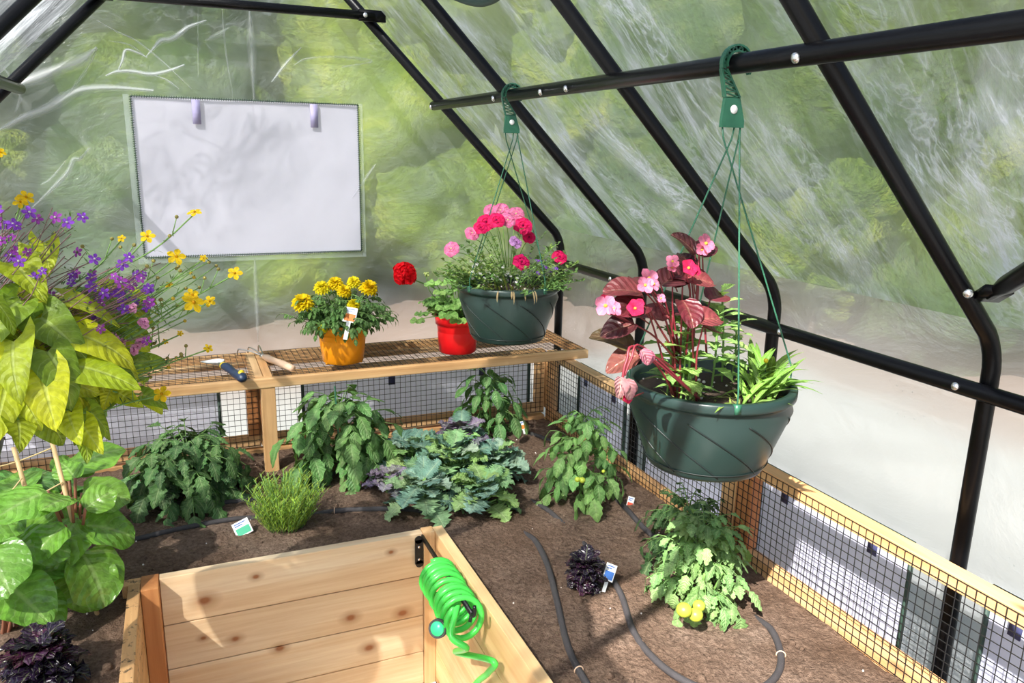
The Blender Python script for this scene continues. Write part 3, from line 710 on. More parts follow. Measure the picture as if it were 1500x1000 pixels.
fence('cedar framed black wire mesh panel under the shelf, left half of the back', 'x', -.98, .234, YB, 1, Z0-1.12, Z0-1.076, [(.190, .234, 'shaded_red_wood'), (-.98, -.94, 'wood_z')])

# ================================================================== shelf
sh = thing('plant_shelf', 'long cedar plant shelf with a wire mesh top along the back fence', 'shelf', (.254, 2.79, SOIL-.03))
SB = FT + .002
SX0, SX1, SY0, SY1 = -.98, 1.53, 2.765, 3.165
part('front_rail', 'wood_x', sh, (SX0, SX1, SY0, SY0+.035, SB, SHELF), bev=.004)
part('back_rail', 'wood_x', sh, (SX0, SX1, SY1-.035, SY1, SB, SHELF))
part('end_rail', 'wood_y', sh, (SX1-.035, SX1-.001, SY0+.036, SY1-.036, SB, SHELF-.001)); part('end_rail', 'wood_y', sh, (SX0, SX0+.035, SY0+.036, SY1-.036, SB, SHELF-.001))
part('cross_rail', 'wood_y', sh, (.205, .240, SY0+.036, SY1-.036, SB, SHELF)); part('cross_rail', 'wood_y', sh, (.242, .277, SY0+.036, SY1-.036, SB, SHELF))
part('inner_rail', 'wood_x', sh, (.279, SX1-.036, 3.06, 3.085, SB, SB+.02)); part('inner_rail', 'wood_x', sh, (SX0+.04, .203, 3.06, 3.085, SB, SB+.02))
part('support_post', 'wood_z', sh, (.228, .277, SY0+.004, SY0+.045, SOIL-.09, SB-.0005))
for (x0, x1) in ((SX0+.01, .212), (.272, SX1-.008)):
    b = mesh_wires('x', x0, x1, SY0+.018, SY1-.012, SHELF+.0012, True); b.build('wire_mesh', MT['wire'], sh, False)
#@@PART3
# ================================================================== plants in the bed
def S(x, y): return V((x, y, soilz(x, y)))
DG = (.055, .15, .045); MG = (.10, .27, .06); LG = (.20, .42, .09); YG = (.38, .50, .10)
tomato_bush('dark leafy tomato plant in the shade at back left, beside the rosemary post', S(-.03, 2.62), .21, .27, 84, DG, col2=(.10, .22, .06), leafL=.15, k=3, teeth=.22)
tomato_bush('bushy tomato plant under the shelf, just right of the support post', S(.48, 2.64), .28, .215, 80, MG, col2=(.19, .36, .11), leafL=.155, k=2, lw=.66, teeth=.12)
t = bpy.data.objects['tomato_plant.001']
b = B(); b.bar(S(.47, 2.60), S(.455, 2.60)+UP*.34, .012, .004); st = tag(b.build('garden_stake', MT['hanger'], None, False), 'green plastic stake standing in the tomato plant right of the shelf post', 'stake')
tomato_bush('dark green bell pepper plant near the back right corner of the bed', S(1.11, 2.82), .28, .14, 52, (.08, .22, .06), name='pepper_plant', k=1, lw=.85, leafL=.10, teeth=0, col2=(.13, .30, .08))
tomato_bush('upright tomato plant on the right, behind the small red and white tag', S(1.175, 2.14), .32, .135, 62, (.14, .33, .09), k=2, lw=.70, leafL=.10, teeth=.10, col2=(.24, .44, .12),
            fruit=[(at(846, 702, 'y', 1.98), .009), (at(853, 703, 'y', 1.975), .010), (at(884, 690, 'y', 2.0), .006)])
tomato_bush('light green tomato plant with three yellow green fruits, front right of bed', S(1.175, 1.48), .24, .13, 70, (.20, .40, .13), k=3, lw=.56, leafL=.105, teeth=.22, col2=(.33, .52, .18),
            fruit=[(at(1002, 893, 'y', 1.335), .0185), (at(1019, 900, 'y', 1.33), .0175), (at(1024, 887, 'y', 1.35), .015)])
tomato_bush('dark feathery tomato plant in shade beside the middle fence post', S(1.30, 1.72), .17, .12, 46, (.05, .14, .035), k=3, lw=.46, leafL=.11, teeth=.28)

def kale(c, R, H, n, cols, label, name='kale_plant'):
    c = V(c); t = thing(name, label, 'kale', c); b = B(); st = B()
    for i in range(n):
        az = i*2.399+U(-.3, .3); f = (i+.5)/n; el = .15+.95*f+U(-.15, .15)
        L = R*U(.8, 1.15)*(1-.35*f); stalk = L*.45
        p0 = c + UP*H*.35*f; p1 = p0 + dirv(az, min(1.35, el+.35))*stalk + UP*H*.25*f
        cc = jit(random.choice(cols), .18)
        st.tube([p0, (p0+p1)/2+UP*.006, p1], [.0045, .004, .003], 5)
        leaf(b, p1, dirv(az+U(-.25, .25), el-.25), UP + V((U(-.25, .25), U(-.25, .25), 0)), L*U(.66, .84), L*U(.50, .72), roundl, cc, U(-.1, .35), U(.2, 1.0), .085, .24, 16, 22, mid=lerp(cc, (.55, .62, .5), .4))
    b.build('foliage', MT['kale'], t); st.build('stem', MT['stem'], t); return t
BG = [(.15, .30, .22), (.22, .38, .28), (.27, .44, .22), (.12, .25, .19), (.33, .44, .34)]
GG = [(.27, .46, .14), (.33, .50, .15), (.22, .40, .17)]
PU = [(.24, .18, .28), (.30, .24, .32), (.18, .18, .22)]
kale(S(.80, 2.36), .17, .17, 40, BG+GG, 'largest blue green kale in the middle of the kale patch')
kale(S(.66, 2.24), .135, .11, 30, BG+[(.30, .46, .2)], 'blue green kale at the front left of the patch, beside the cedar box corner')
kale(S(.84, 2.18), .135, .11, 32, GG+BG[:2], 'pale green frilly kale at the front right of the kale patch')
kale(S(.97, 2.38), .13, .13, 28, BG+GG[:1], 'small frilled kale on the right edge of the kale patch')
kale(S(.92, 2.60), .15, .15, 34, PU+PU+BG[:1], 'purple grey kale at the back of the kale patch, before the pepper plant')
kale(S(.70, 2.52), .14, .13, 32, GG+BG, 'green curly kale at the back left of the kale patch')
kale(S(.585, 2.40), .09, .08, 20, PU+[(.34, .34, .30)], 'small greyish purple kale at the left edge of the kale patch')
# rosemary
c = S(.237, 2.29); t = thing('rosemary_bush', 'bright green spiky rosemary bush at the foot of the shelf post', 'plant', c); b = B(); st = B()
for i in range(150):
    az = U(0, 6.283); rr = .080*math.sqrt(rnd()); p = c + V((math.cos(az)*rr*.6, math.sin(az)*rr*.6, -.01)); L = U(.12, .215)*(1-.25*rr/.075)
    lean = .10+rr*5.5*U(.8, 1.2); pts = [p + (dirv(az, 1.57-lean*(.6+.4*k/5)))*L*k/5 for k in range(6)]; st.tube(pts, .0011, 4)
    for k in range(22):
        q = pts[0].lerp(pts[-1], .12+.88*k/22); a2 = k*2.4
        leaf(b, q, dirv(a2, .75)+UP*.3, UP, U(.018, .028), .0034, lance, jit((.50, .72, .08), .3), .1, .3, seg=2)
b.build('foliage', MT['leaf'], t); st.build('stem', MT['stem'], t)
# purple basil
def basil(c, R, n, label):
    c = V(c); t = thing('purple_basil', label, 'plant', c, None); b = B(); st = B()
    st.tube([c-UP*.01, c+UP*R*.9], .004, 6)
    for i in range(n):
        f = i/n; az = i*2.399; p = c + UP*(R*.15+R*1.0*f) + dirv(az, .2)*R*.45*U(.1, 1)*(1-f*.6)
        cc = jit(random.choice([(.022, .010, .026), (.04, .010, .035), (.014, .008, .024), (.06, .014, .035)]), .25)
        leaf(b, p, dirv(az+U(-.3, .3), .1+1.0*f+U(-.3, .2)), UP, R*U(.55, .85), R*U(.50, .75), roundl, cc, .15, .9, .12, .14, 14, 12, mid=lerp(cc, (.2, .06, .2), .25))
    b.build('foliage', MT['gloss'], t); st.build('stem', MT['brownstem'], t)
basil(S(.93, 1.65), .062, 60, 'ruffled dark purple basil beside the blue and white plant tag')
basil(S(-.335, 1.72), .085, 64, 'dark purple basil at the lower left corner of the photo, left of the cedar box')
# big leafed climbing spinach at left
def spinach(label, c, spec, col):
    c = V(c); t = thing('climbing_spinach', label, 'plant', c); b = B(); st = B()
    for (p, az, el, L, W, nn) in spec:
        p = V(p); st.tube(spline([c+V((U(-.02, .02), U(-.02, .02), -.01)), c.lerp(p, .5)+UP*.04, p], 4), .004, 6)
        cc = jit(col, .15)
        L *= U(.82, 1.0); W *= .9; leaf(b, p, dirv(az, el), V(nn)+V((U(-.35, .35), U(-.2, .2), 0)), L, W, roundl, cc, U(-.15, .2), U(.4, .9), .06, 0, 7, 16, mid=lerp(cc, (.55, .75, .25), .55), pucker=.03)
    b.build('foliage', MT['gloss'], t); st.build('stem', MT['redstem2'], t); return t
MT['redstem2'] = plain('reddish_stem', (.30, .12, .07), .5)
sp = []
for (px, py, y, az, el, L, W) in [(105, 730, 2.0, -2.2, .4, .10, .09), (125, 745, 2.0, .4, .5, .09, .09), (95, 770, 1.97, -2.6, -.3, .11, .11), (110, 700, 2.1, 2.2, .6, .09, .08), (120, 722, 2.10, -.3, .1, .14, .13), (112, 760, 2.05, -1.9, -.2, .15, .14), (118, 770, 2.03, -.1, -.1, .16, .15), (120, 810, 1.98, -.9, -.75, .17, .17), (125, 815, 2.00, -1.6, -.9, .15, .16),
        (85, 740, 2.08, 2.9, .0, .17, .16), (60, 740, 2.12, -1.2, -.3, .15, .15), (80, 800, 2.0, 3.3, -.5, .14, .13), (95, 700, 2.16, 1.2, .3, .13, .12), (70, 720, 2.0, -2.4, .1, .13, .13), (100, 690, 2.2, .3, .5, .15, .13), (60, 770, 2.05, 4.2, -.4, .13, .12)]:
    sp.append((at(px, py, 'y', y), az, el, L, W, V((.1, -.35, 1))))
spinach('glossy large leaved spinach with red stems beside the cedar box, below the yellow vine', S(-.30, 2.10), sp, (.20, .44, .045))
sp = []
for (px, py, y, az, el, L, W) in [(20, 800, 1.98, -.5, .2, .14, .13), (5, 850, 1.9, -.8, -.4, .15, .14), (30, 850, 1.92, .1, .3, .12, .10), (15, 760, 2.0, -2., .2, .15, .14), (-20, 800, 1.9, -1.2, -.2, .16, .15), (40, 870, 1.92, -.7, -.5, .13, .12), (15, 730, 2.1, 1.5, .3, .15, .14), (-5, 780, 2.1, 2.5, .2, .15, .14)]:
    sp.append((at(px, py, 'y', y), az, el, L, W, V((.1, -.35, 1))))
spinach('glossy spinach plant at the left edge in front of the bamboo canes', S(-.44, 1.98), sp, (.18, .42, .05))
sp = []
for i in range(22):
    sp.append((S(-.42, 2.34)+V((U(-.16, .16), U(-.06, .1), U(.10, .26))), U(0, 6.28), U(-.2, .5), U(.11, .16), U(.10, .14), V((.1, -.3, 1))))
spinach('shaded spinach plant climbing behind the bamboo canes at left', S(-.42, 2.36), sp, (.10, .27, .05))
# bamboo canes and twine
ca, cb = at(20, 655, 'y', 2.09), at(50, 760, 'y', 2.07); dd = (cb-ca); b = B(); b.tube([ca, ca+dd*1.0, ca+dd*(ca.z-SOIL+.03)/(-dd.z)], .0055, 8); cane1 = tag(b.build('bamboo_cane', MT['bamboo']), 'left one of two bamboo canes leaning among the spinach leaves', 'cane')
c2, c3 = at(74, 638, 'y', 2.10), at(97, 726, 'y', 2.06); d2 = c3-c2; b = B(); b.tube([c2, c2+d2*(c2.z-SOIL+.03)/(-d2.z)], .0055, 8); tag(b.build('bamboo_cane', MT['bamboo']), 'right one of two bamboo canes leaning among the spinach leaves', 'cane')
for (p, q, lab) in ((at(-30, 690, 'y', 2.08), at(78, 655, 'y', 2.09), 'highest twine tied across the bamboo canes at left'), (at(-20, 755, 'y', 2.05), at(32, 700, 'y', 2.07), 'twine running left from the middle of the left bamboo cane'), (at(-10, 752, 'y', 2.04), at(92, 706, 'y', 2.06), 'lowest twine sagging between the two bamboo canes')):
    b = B(); b.tube(spline([p, (p+q)/2-UP*.006, q], 6), .0018, 5); tag(b.build('twine', MT['twine']), lab, 'twine')

# ================================================================== soaker hoses
def soaker(label, pts, ring=None):
    P = []
    for k, p in enumerate(pts):
        q = at(p[0], p[1], 'z', SOIL+.004); P.append(V((q.x, q.y, soilz(q.x, q.y)+(.004 if 0 < k < len(pts)-1 else -.008))))
    b = B(); b.tube(spline(P, 8), .0085, 10); o = b.build('soaker_hose', MT['soaker']); tag(o, label, 'hose', 'half buried soaker hoses')
    for i in (ring or ()):
        q = P[i]; d = (P[min(i+1, len(P)-1)]-P[i-1]).normalized(); sd = d.cross(UP); b = B()
        b.tube([q + (sd*math.cos(a)+UP*math.sin(a))*.0105 for a in [math.pi*j/8 for j in range(-1, 10)]], .0016, 5); b.build('staple', MT['palewood'], o)
soaker('black soaker hose running from the left edge towards the rosemary bush', [(170, 797), (215, 787), (280, 770), (345, 757), (392, 752)])
soaker('black soaker hose running from the rosemary bush into the kale patch', [(440, 752), (490, 748), (540, 747), (597, 748), (640, 752)], (1,))
soaker('black soaker hose curving below the dark tomato plant at back left', [(150, 712), (200, 727), (255, 735), (310, 735), (365, 729), (400, 722)])
soaker('short soaker hose end emerging below the tomato plant right of the post', [(425, 718), (455, 702), (485, 694), (500, 684)])
soaker('black soaker hose curving down beside the outside of the cedar box', [(768, 776), (785, 793), (802, 830), (815, 880), (830, 940), (848, 978), (880, 1020)], (5,))
soaker('long black soaker hose looping from the purple basil to the front right', [(850, 783), (878, 822), (908, 868), (928, 925), (962, 968), (1010, 997), (1060, 1010), (1110, 1006), (1138, 985), (1144, 958), (1130, 925), (1106, 900)], (9,))
soaker('black soaker hose passing the small red and white plant tag', [(893, 722), (915, 745), (945, 775), (985, 805), (1010, 822)])
soaker('short dark hose stretch between kale patch and right tomato plant', [(778, 728), (800, 744), (828, 764)])
soaker('soaker hose stretch in shade near the back right corner', [(755, 624), (785, 636), (812, 643)])

# ================================================================== plant tags
def planttag(label, px, py, y, w, h, tilt, face, az=0., par=None, bent=True, rel=.02):
    c = at(px, py, 'y', y); n = V((-.25+az, -1, .55)).normalized(); r = n.cross(UP).normalized()*-1; u = r.cross(n)*-1
    u = (n.cross(r)).normalized(); u = u if u.z > 0 else -u
    r2 = r*math.cos(tilt)+u*math.sin(tilt); u2 = u*math.cos(tilt)-r*math.sin(tilt)
    def slab(b, x0, x1, y0, y1, off, th):
        vs = [c + r2*x + u2*yy + n*(off+th*k) for x in (x0, x1) for yy in (y0, y1) for k in (0, 1)]
        b.add(vs, [(0, 1, 3, 2), (4, 6, 7, 5), (0, 4, 5, 1), (2, 3, 7, 6), (0, 2, 6, 4), (1, 5, 7, 3)])
    b = B(); slab(b, -w/2, w/2, -h/2, h/2, 0, .0008)
    gx = V((c.x, c.y, rel)); lo = max(h*.6, (c.z-rel)/max(.3, u2.z)+.02) if rel is not None else h
    slab(b, -w*.16, w*.16, -lo, -h/2, 0, .0008)
    o = b.build('plant_tag', MT['white'], par, False)
    b = B(); slab(b, -w*.40, w*.42, -h*.42, h*.06, .0009, .0003); b.build('printed_picture', MT[face], o, False)
    b = B()
    for k in range(2): slab(b, -w*.38, w*(.3-.2*k), h*(.36-.13*k)-.0012, h*(.36-.13*k)+.0014, .0009, .0003)
    b.build('printed_lines', MT['tagblue'], o, False)
    return tag(o, label, 'plant tag') if par is None else o
planttag('curved white plant tag with green print, left of the rosemary', 355, 773, 2.29, .050, .046, .45, 'taggreen', rel=SOIL)
planttag('small white and red plant tag stuck in soil by the right tomato plant', 923, 737, 2.03, .022, .045, -.35, 'tagred', rel=SOIL)
planttag('white plant tag with blue print beside the purple basil', 893, 838, 1.625, .030, .045, -.42, 'tagblue', rel=SOIL)
planttag('pale plant tag at the foot of the pepper plant, near back right corner', 765, 623, 2.80, .026, .035, .2, 'tagorange', rel=SOIL-.01)

# ================================================================== pots on the shelf
def marigold_mesh(R, col):
    b = B()
    for k in range(6):
        f = k/5; n = int(16*(1-.55*f))
        for i in range(n):
            az = 6.283*i/n + k*.4; el = .0+1.35*f; rr = R*(1-.35*f)
            p = V((math.cos(az)*R*.1, math.sin(az)*R*.1, R*.22*f))
            leaf(b, p, dirv(az, el*U(.85, 1.1)), UP if el < 1 else -dirv(az, 0), rr*U(.8, 1), R*.48, spoon, jit(col, .1), .3, .8, .06, 0, 6, 3, mid=col)
    return b
def to_mesh(b, name, m):
    o = b.build(name, m); me = o.data; bpy.data.objects.remove(o); return me
MG_ME = [to_mesh(marigold_mesh(.03, c), 'marigold_flower', MT['petal']) for c in ((1., .74, .008), (1., .84, .02))]
def pot(b, c, r0, r1, h, band, th=.003):
    b.lathe(c, [(.001, .001), (r0-.006, .001), (r0, .006), (lambda k: (r0+(r1-.004-r0)*k, h*k))(.5), (r1-.011, h-band-.004), (r1-.0105, h-band-.001), (r1-.001, h-band), (r1+.001, h-.003), (r1, h), (r1-th, h), (r1-th-.002, h-.02), (r0-th, .015), (.001, .012)], 56)
SZ = SHELF+.0022
c = V((.545, 2.905, SZ)); t = thing('marigold_pot', 'orange flowerpot of yellow marigolds standing on the wire shelf', 'potted plant', c)
b = B(); pot(b, c, .076, .098, .152, .040)
for k in range(6): a = k*1.05+.4; b.box(c.x+math.cos(a)*.064-.012, c.x+math.cos(a)*.064+.012, c.y+math.sin(a)*.064-.006, c.y+math.sin(a)*.064+.006, c.z+.0, c.z+.006)
b.build('pot', MT['orange'], t)
b = B(); b.lathe(c+UP*.128, [(.001, .006), (.05, .004), (.0925, 0)], 24); b.build('potting_soil', MT['potsoil'], t)
b = B(); st = B()
for i in range(120):
    az = i*2.399; f = rnd(); p = c + UP*U(.13, .15) + dirv(az, 0)*U(0, .07); L = U(.06, .125); el = U(.1, 1.4)
    q = p + dirv(az, el)*L; st.tube([p, q], .0015, 4)
    for k in range(4): compound(b, p.lerp(q, .3+.23*k), az+k*2.1+U(-.5, .5), U(-.1, .7), .062, jit((.09, .22, .05), .3), 3, .42, .7, teeth=.1)
b.build('foliage', MT['leaf'], t)
for k, (px, py, y, s) in enumerate([(443, 441, 2.86, 1.25), (471, 419, 2.91, .95), (491, 413, 2.93, .95), (518, 411, 2.94, .85), (540, 420, 2.88, 1.15), (518, 445, 2.81, .85), (504, 424, 2.90, .9), (473, 479, 2.80, .55)]):
    p = at(px, py, 'y', y); st.tube([c+UP*.14+(p-c)*.15, p-UP*.005], .0018, 5)
    inst(MG_ME[k % 2], 'marigold_flower', t, p-UP*.006, (U(-.3, .3), -.55+U(-.2, .2), 1), s*1.2, U(0, 6))
st.build('stem', MT['stem'], t)
o = planttag('', 513, 461, 2.772, .046, .056, -.2, 'tagorange', 0, None, rel=c.z+.142)
tag(o, 'white and orange plant tag stuck in the marigold pot', 'plant tag')

c = V((1.005, 2.905, SZ)); t = thing('geranium_pot', 'red flowerpot with a red geranium on the wire shelf', 'potted plant', c)
b = B(); pot(b, c, .074, .090, .152, .034); b.build('pot', MT['red'], t)
b = B(); b.lathe(c+UP*.13, [(.001, .006), (.05, .004), (.085, 0)], 24); b.build('potting_soil', MT['potsoil'], t)
b = B(); st = B()
for i in range(60):
    az = i*2.399; el = U(.1, 1.35); L = U(.07, .19); p = c+UP*.14+dirv(az, 0)*.02; q = p + dirv(az, el)*L + V((-.012, -.01, 0)); st.tube(spline([p, p.lerp(q, .5)+UP*.01, q], 3), .0018, 5)
    cc = jit(random.choice([(.20, .42, .09), (.28, .50, .13), (.16, .34, .08)]), .15); sz = U(.045, .072); nn = (dirv(az, .3)*.5+UP*.8+V((0, -.35, 0)))
    for k in range(5): leaf(b, q, (dirv(az+1.25*(k-2), .0-.1)), nn, sz*.62, sz*.55, obov, cc, .25, .4, .05, .1, 9, 6, mid=lerp(cc, (.5, .7, .2), .5))
b.build('foliage', MT['leaf'], t)
q = at(593, 401, 'y', 2.86); st.tube(spline([c+UP*.15, at(640, 425, 'y', 2.89), at(612, 412, 'y', 2.87), q-UP*.01], 5), .0028, 6)
q2 = at(624, 402, 'y', 2.92); st.tube(spline([c+UP*.15, at(632, 430, 'y', 2.92), q2], 5), .0022, 6)
st.build('stem', MT['stem'], t)
def five(R, w, n, col, el, mid, prof=obov, cen=None, ruf=.06):
    b = B()
    for k in range(n): leaf(b, (0, 0, 0), dirv(6.283*k/n, el), UP, R, R*w, prof, col, .12, .45, ruf, 0, 5, 5, mid=mid)
    if cen: b.ball((0, 0, .002), R*.16, 6, cen)
    return b
RED = to_mesh(five(.019, .95, 5, (.85, .005, .015), .35, (.7, .0, .01)), 'geranium_floret', MT['petal'])
h = B(); h.ball(q, .030, 8, (.35, .02, .02)); gh = h.build('flower_head', MT['petal'], t)
for k in range(60):
    z = 1-2*(k+.5)/60; a = k*2.399; d = V((math.sqrt(1-z*z)*math.cos(a), math.sqrt(1-z*z)*math.sin(a), z)); inst(RED, 'geranium_floret', gh, q+d*.033*U(.75, 1.12), (d+V((U(-.4, .4), U(-.4, .4), U(-.4, .4)))), U(1.0, 1.3), U(0, 6))
h = B()
for k in range(9): h.ball(q2+V((U(-.012, .012), U(-.01, .01), U(-.004, .008))), .0045, 5, (.45, .55, .15))
h.build('flower_bud', MT['leaf'], t)

# ================================================================== tools on the shelf
hz = SHELF+.004
t = thing('garden_trowel', 'worn white trowel with navy and yellow grip lying on shelf edge', 'trowel', V((.09, 2.88, hz)))
A_ = V((.045, 3.035, hz+.006)); H1 = V((.118, 2.885, hz+.022)); H2 = V((.165, 2.742, hz+.016))
b = B(); ax = (H1-A_).normalized(); sd = ax.cross(UP).normalized(); vs = []
for i in range(13):
    f = i/12; wd = .034*(math.sin(min(1, f*1.7)*math.pi/2))*(1 if f < .8 else 1-.62*(f-.8)/.2)
    for j in range(7):
        s = (j-3)/3; vs.append(A_ + ax*((H1-A_).length*.82*f) + sd*wd*s + UP*(.010*s*s*min(1, f*2) + .002))
k = len(vs); vs += [v - UP*.0016 for v in vs]
fs = [(i*7+j, i*7+j+1, (i+1)*7+j+1, (i+1)*7+j) for i in range(12) for j in range(6)]
b.add(vs, fs + [tuple(x+k for x in reversed(f)) for f in fs]); b.build('blade', MT['steelwhite'], t)
b = B(); b.tube([A_.lerp(H1, .76)+UP*.004, H1], [.006, .008], 8); b.build('neck', MT['steel'], t)
b = B(); b.tube(spline([H1-ax*.008, H1.lerp(H2, .25)+UP*.002, H1.lerp(H2, .6)-UP*.003, H2, H2+V((.005, -.012, -.014))], 5), [.0125, .014, .015, .0155, .0155, .015, .0145, .014, .0135, .0135, .014, .015, .0165, .0175, .018, .018, .0175, .0165, .0155, .012, .008], 12); b.build('handle', MT['handleblue'], t)
b = B(); b.tube([H1-ax*.010, H1+ax*.004], .0142, 12); b.tube([H2+V((-.002, .006, .012)), H2+V((.001, -.004, .0165))], .010, 10); b.build('grip_insert', MT['yellow'], t)
t = thing('hand_cultivator', 'three tine hand cultivator with pale wooden handle on shelf cross rail', 'garden tool', V((.29, 2.95, hz)))
T0 = V((.345, 2.80, hz+.014)); T1 = V((.262, 2.985, hz+.020)); b = B()
b.tube([T0, T0.lerp(T1, .1), T0.lerp(T1, .35), T0.lerp(T1, .6), T0.lerp(T1, .85), T1], [.011, .0138, .0145, .012, .0135, .009], 12); b.build('handle', MT['palewood'], t)
b = B(); d = (T1-T0).normalized(); b.tube([T1-d*.004, T1+d*.012], .0095, 10); b.build('ferrule', MT['steel'], t)
sd = d.cross(UP).normalized()
for s in (-1, 0, 1):
    b = B(); b.tube(spline([T1, T1+d*.045+sd*s*.018+UP*.010, T1+d*.100+sd*s*.040+UP*.013, T1+d*.112+sd*s*.043+UP*.004, T1+d*.115+sd*s*.044-UP*.013], 5), .0026, 7); b.build('tine', MT['steel'], t)

# ================================================================== coiled hose on its hook
t = thing('hose_hook', 'black steel hook bracket screwed to the inside corner of the cedar box', 'hook', V((.588, 2.02, BT-.09)))
hx = .583; b = B(); b.lathe((hx, 2.0285, BT-.018), [(.0001, 0), (.012, 0), (.012, .003), (.0001, .003)], 16, ax=(0, -1, 0)); b.lathe((hx+.002, 2.0285, BT-.095), [(.0001, 0), (.012, 0), (.012, .003), (.0001, .003)], 16, ax=(0, -1, 0)); b.box(hx-.0115, hx+.013, 2.0255, 2.0285, BT-.095, BT-.018); b.build('plate', MT['blackmetal'], t, False)
for z in (BT-.040, BT-.080): b = B(); b.lathe((hx, 2.0252, z), [(.0001, 0), (.0045, 0), (.003, .002), (.0001, .0025)], 10, ax=(0, -1, 0)); b.build('screw', MT['bolt'], t)
HA = V((hx+.010, 2.024, BT-.008)); HB = at(691, 899, 'x', .572); b = B(); b.bar(HA, HB, .006, .014)
b.tube(spline([HB, HB+V((-.001, -.012, .002)), HB+V((0, -.02, .014)), HB+V((0, -.018, .032))], 4), .0045, 8); b.build('arm', MT['blackmetal'], t)
t = thing('garden_hose', 'lime green coiled hose hanging on the black hook inside the cedar box', 'hose', V((hx, 1.75, BT-.1)))
b = B(); pts = []; N = 11; CR = .0455; ar = (HB-HA).normalized(); e1 = ar.cross(UP).normalized(); e2 = e1.cross(ar)
for k in range(N*20+1):
    f = k/(N*20); a = 2*math.pi*k/20 + 1.2
    u = .40+.40*f + .06*max(0, min(1, (f-.5)*12)) + .07*max(0, min(1, (f-.8)*6)); r = CR*(1+.05*math.sin(k*.13)); 
    ctr = HA.lerp(HB, u) - UP*(CR*.80) + V((-.006, 0, 0))
    pts.append(ctr + e1*math.cos(a)*r + e2*math.sin(a)*r*1.02)
e = pts[-1]
pts += spline([e, e+V((-.03, -.035, -.05)), e+V((.0, -.06, -.075)), at(668, 955, 'x', .57), at(722, 968, 'x', .60), at(715, 985, 'x', .60), at(690, 1012, 'x', .59), V((.50, 1.55, .16))], 8)[4:]
b.tube(pts, .0078, 10); b.build('coil', MT['hose'], t)
b = B(); b.tube([HA.lerp(HB, .94)-UP*.02+V((.01, 0, .015)), HA.lerp(HB, .97)+V((0, 0, -.03))], .004, 8); b.build('hose_clip', MT['blackmetal'], t)
NP = at(640, 921, 'x', .50); nx = V((.62, .62, -.30)).normalized(); b = B()
t = thing('hose_nozzle', 'round green and grey spray nozzle hanging below the hose coil', 'nozzle', NP)
b.lathe(NP, [(.0001, .004), (.020, .003), (.0225, .0), (.0228, .010), (.016, .022), (.0001, .022)], 28, ax=nx); b.build('spray_head', MT['rubber'], t)
b = B(); b.lathe(NP-nx*.0012, [(.0001, -.001), (.0165, .0), (.0175, .004)], 28, ax=nx); b.lathe(NP+nx*.010, [(.0232, 0), (.0205, .007), (.0001, .013)], 28, ax=nx); b.build('spray_face', MT['nozzle'], t)
b = B(); b.tube([NP+nx*.02, NP+nx*.045, NP+nx*.075], [.011, .012, .009], 12); b.build('barrel', MT['rubber'], t)

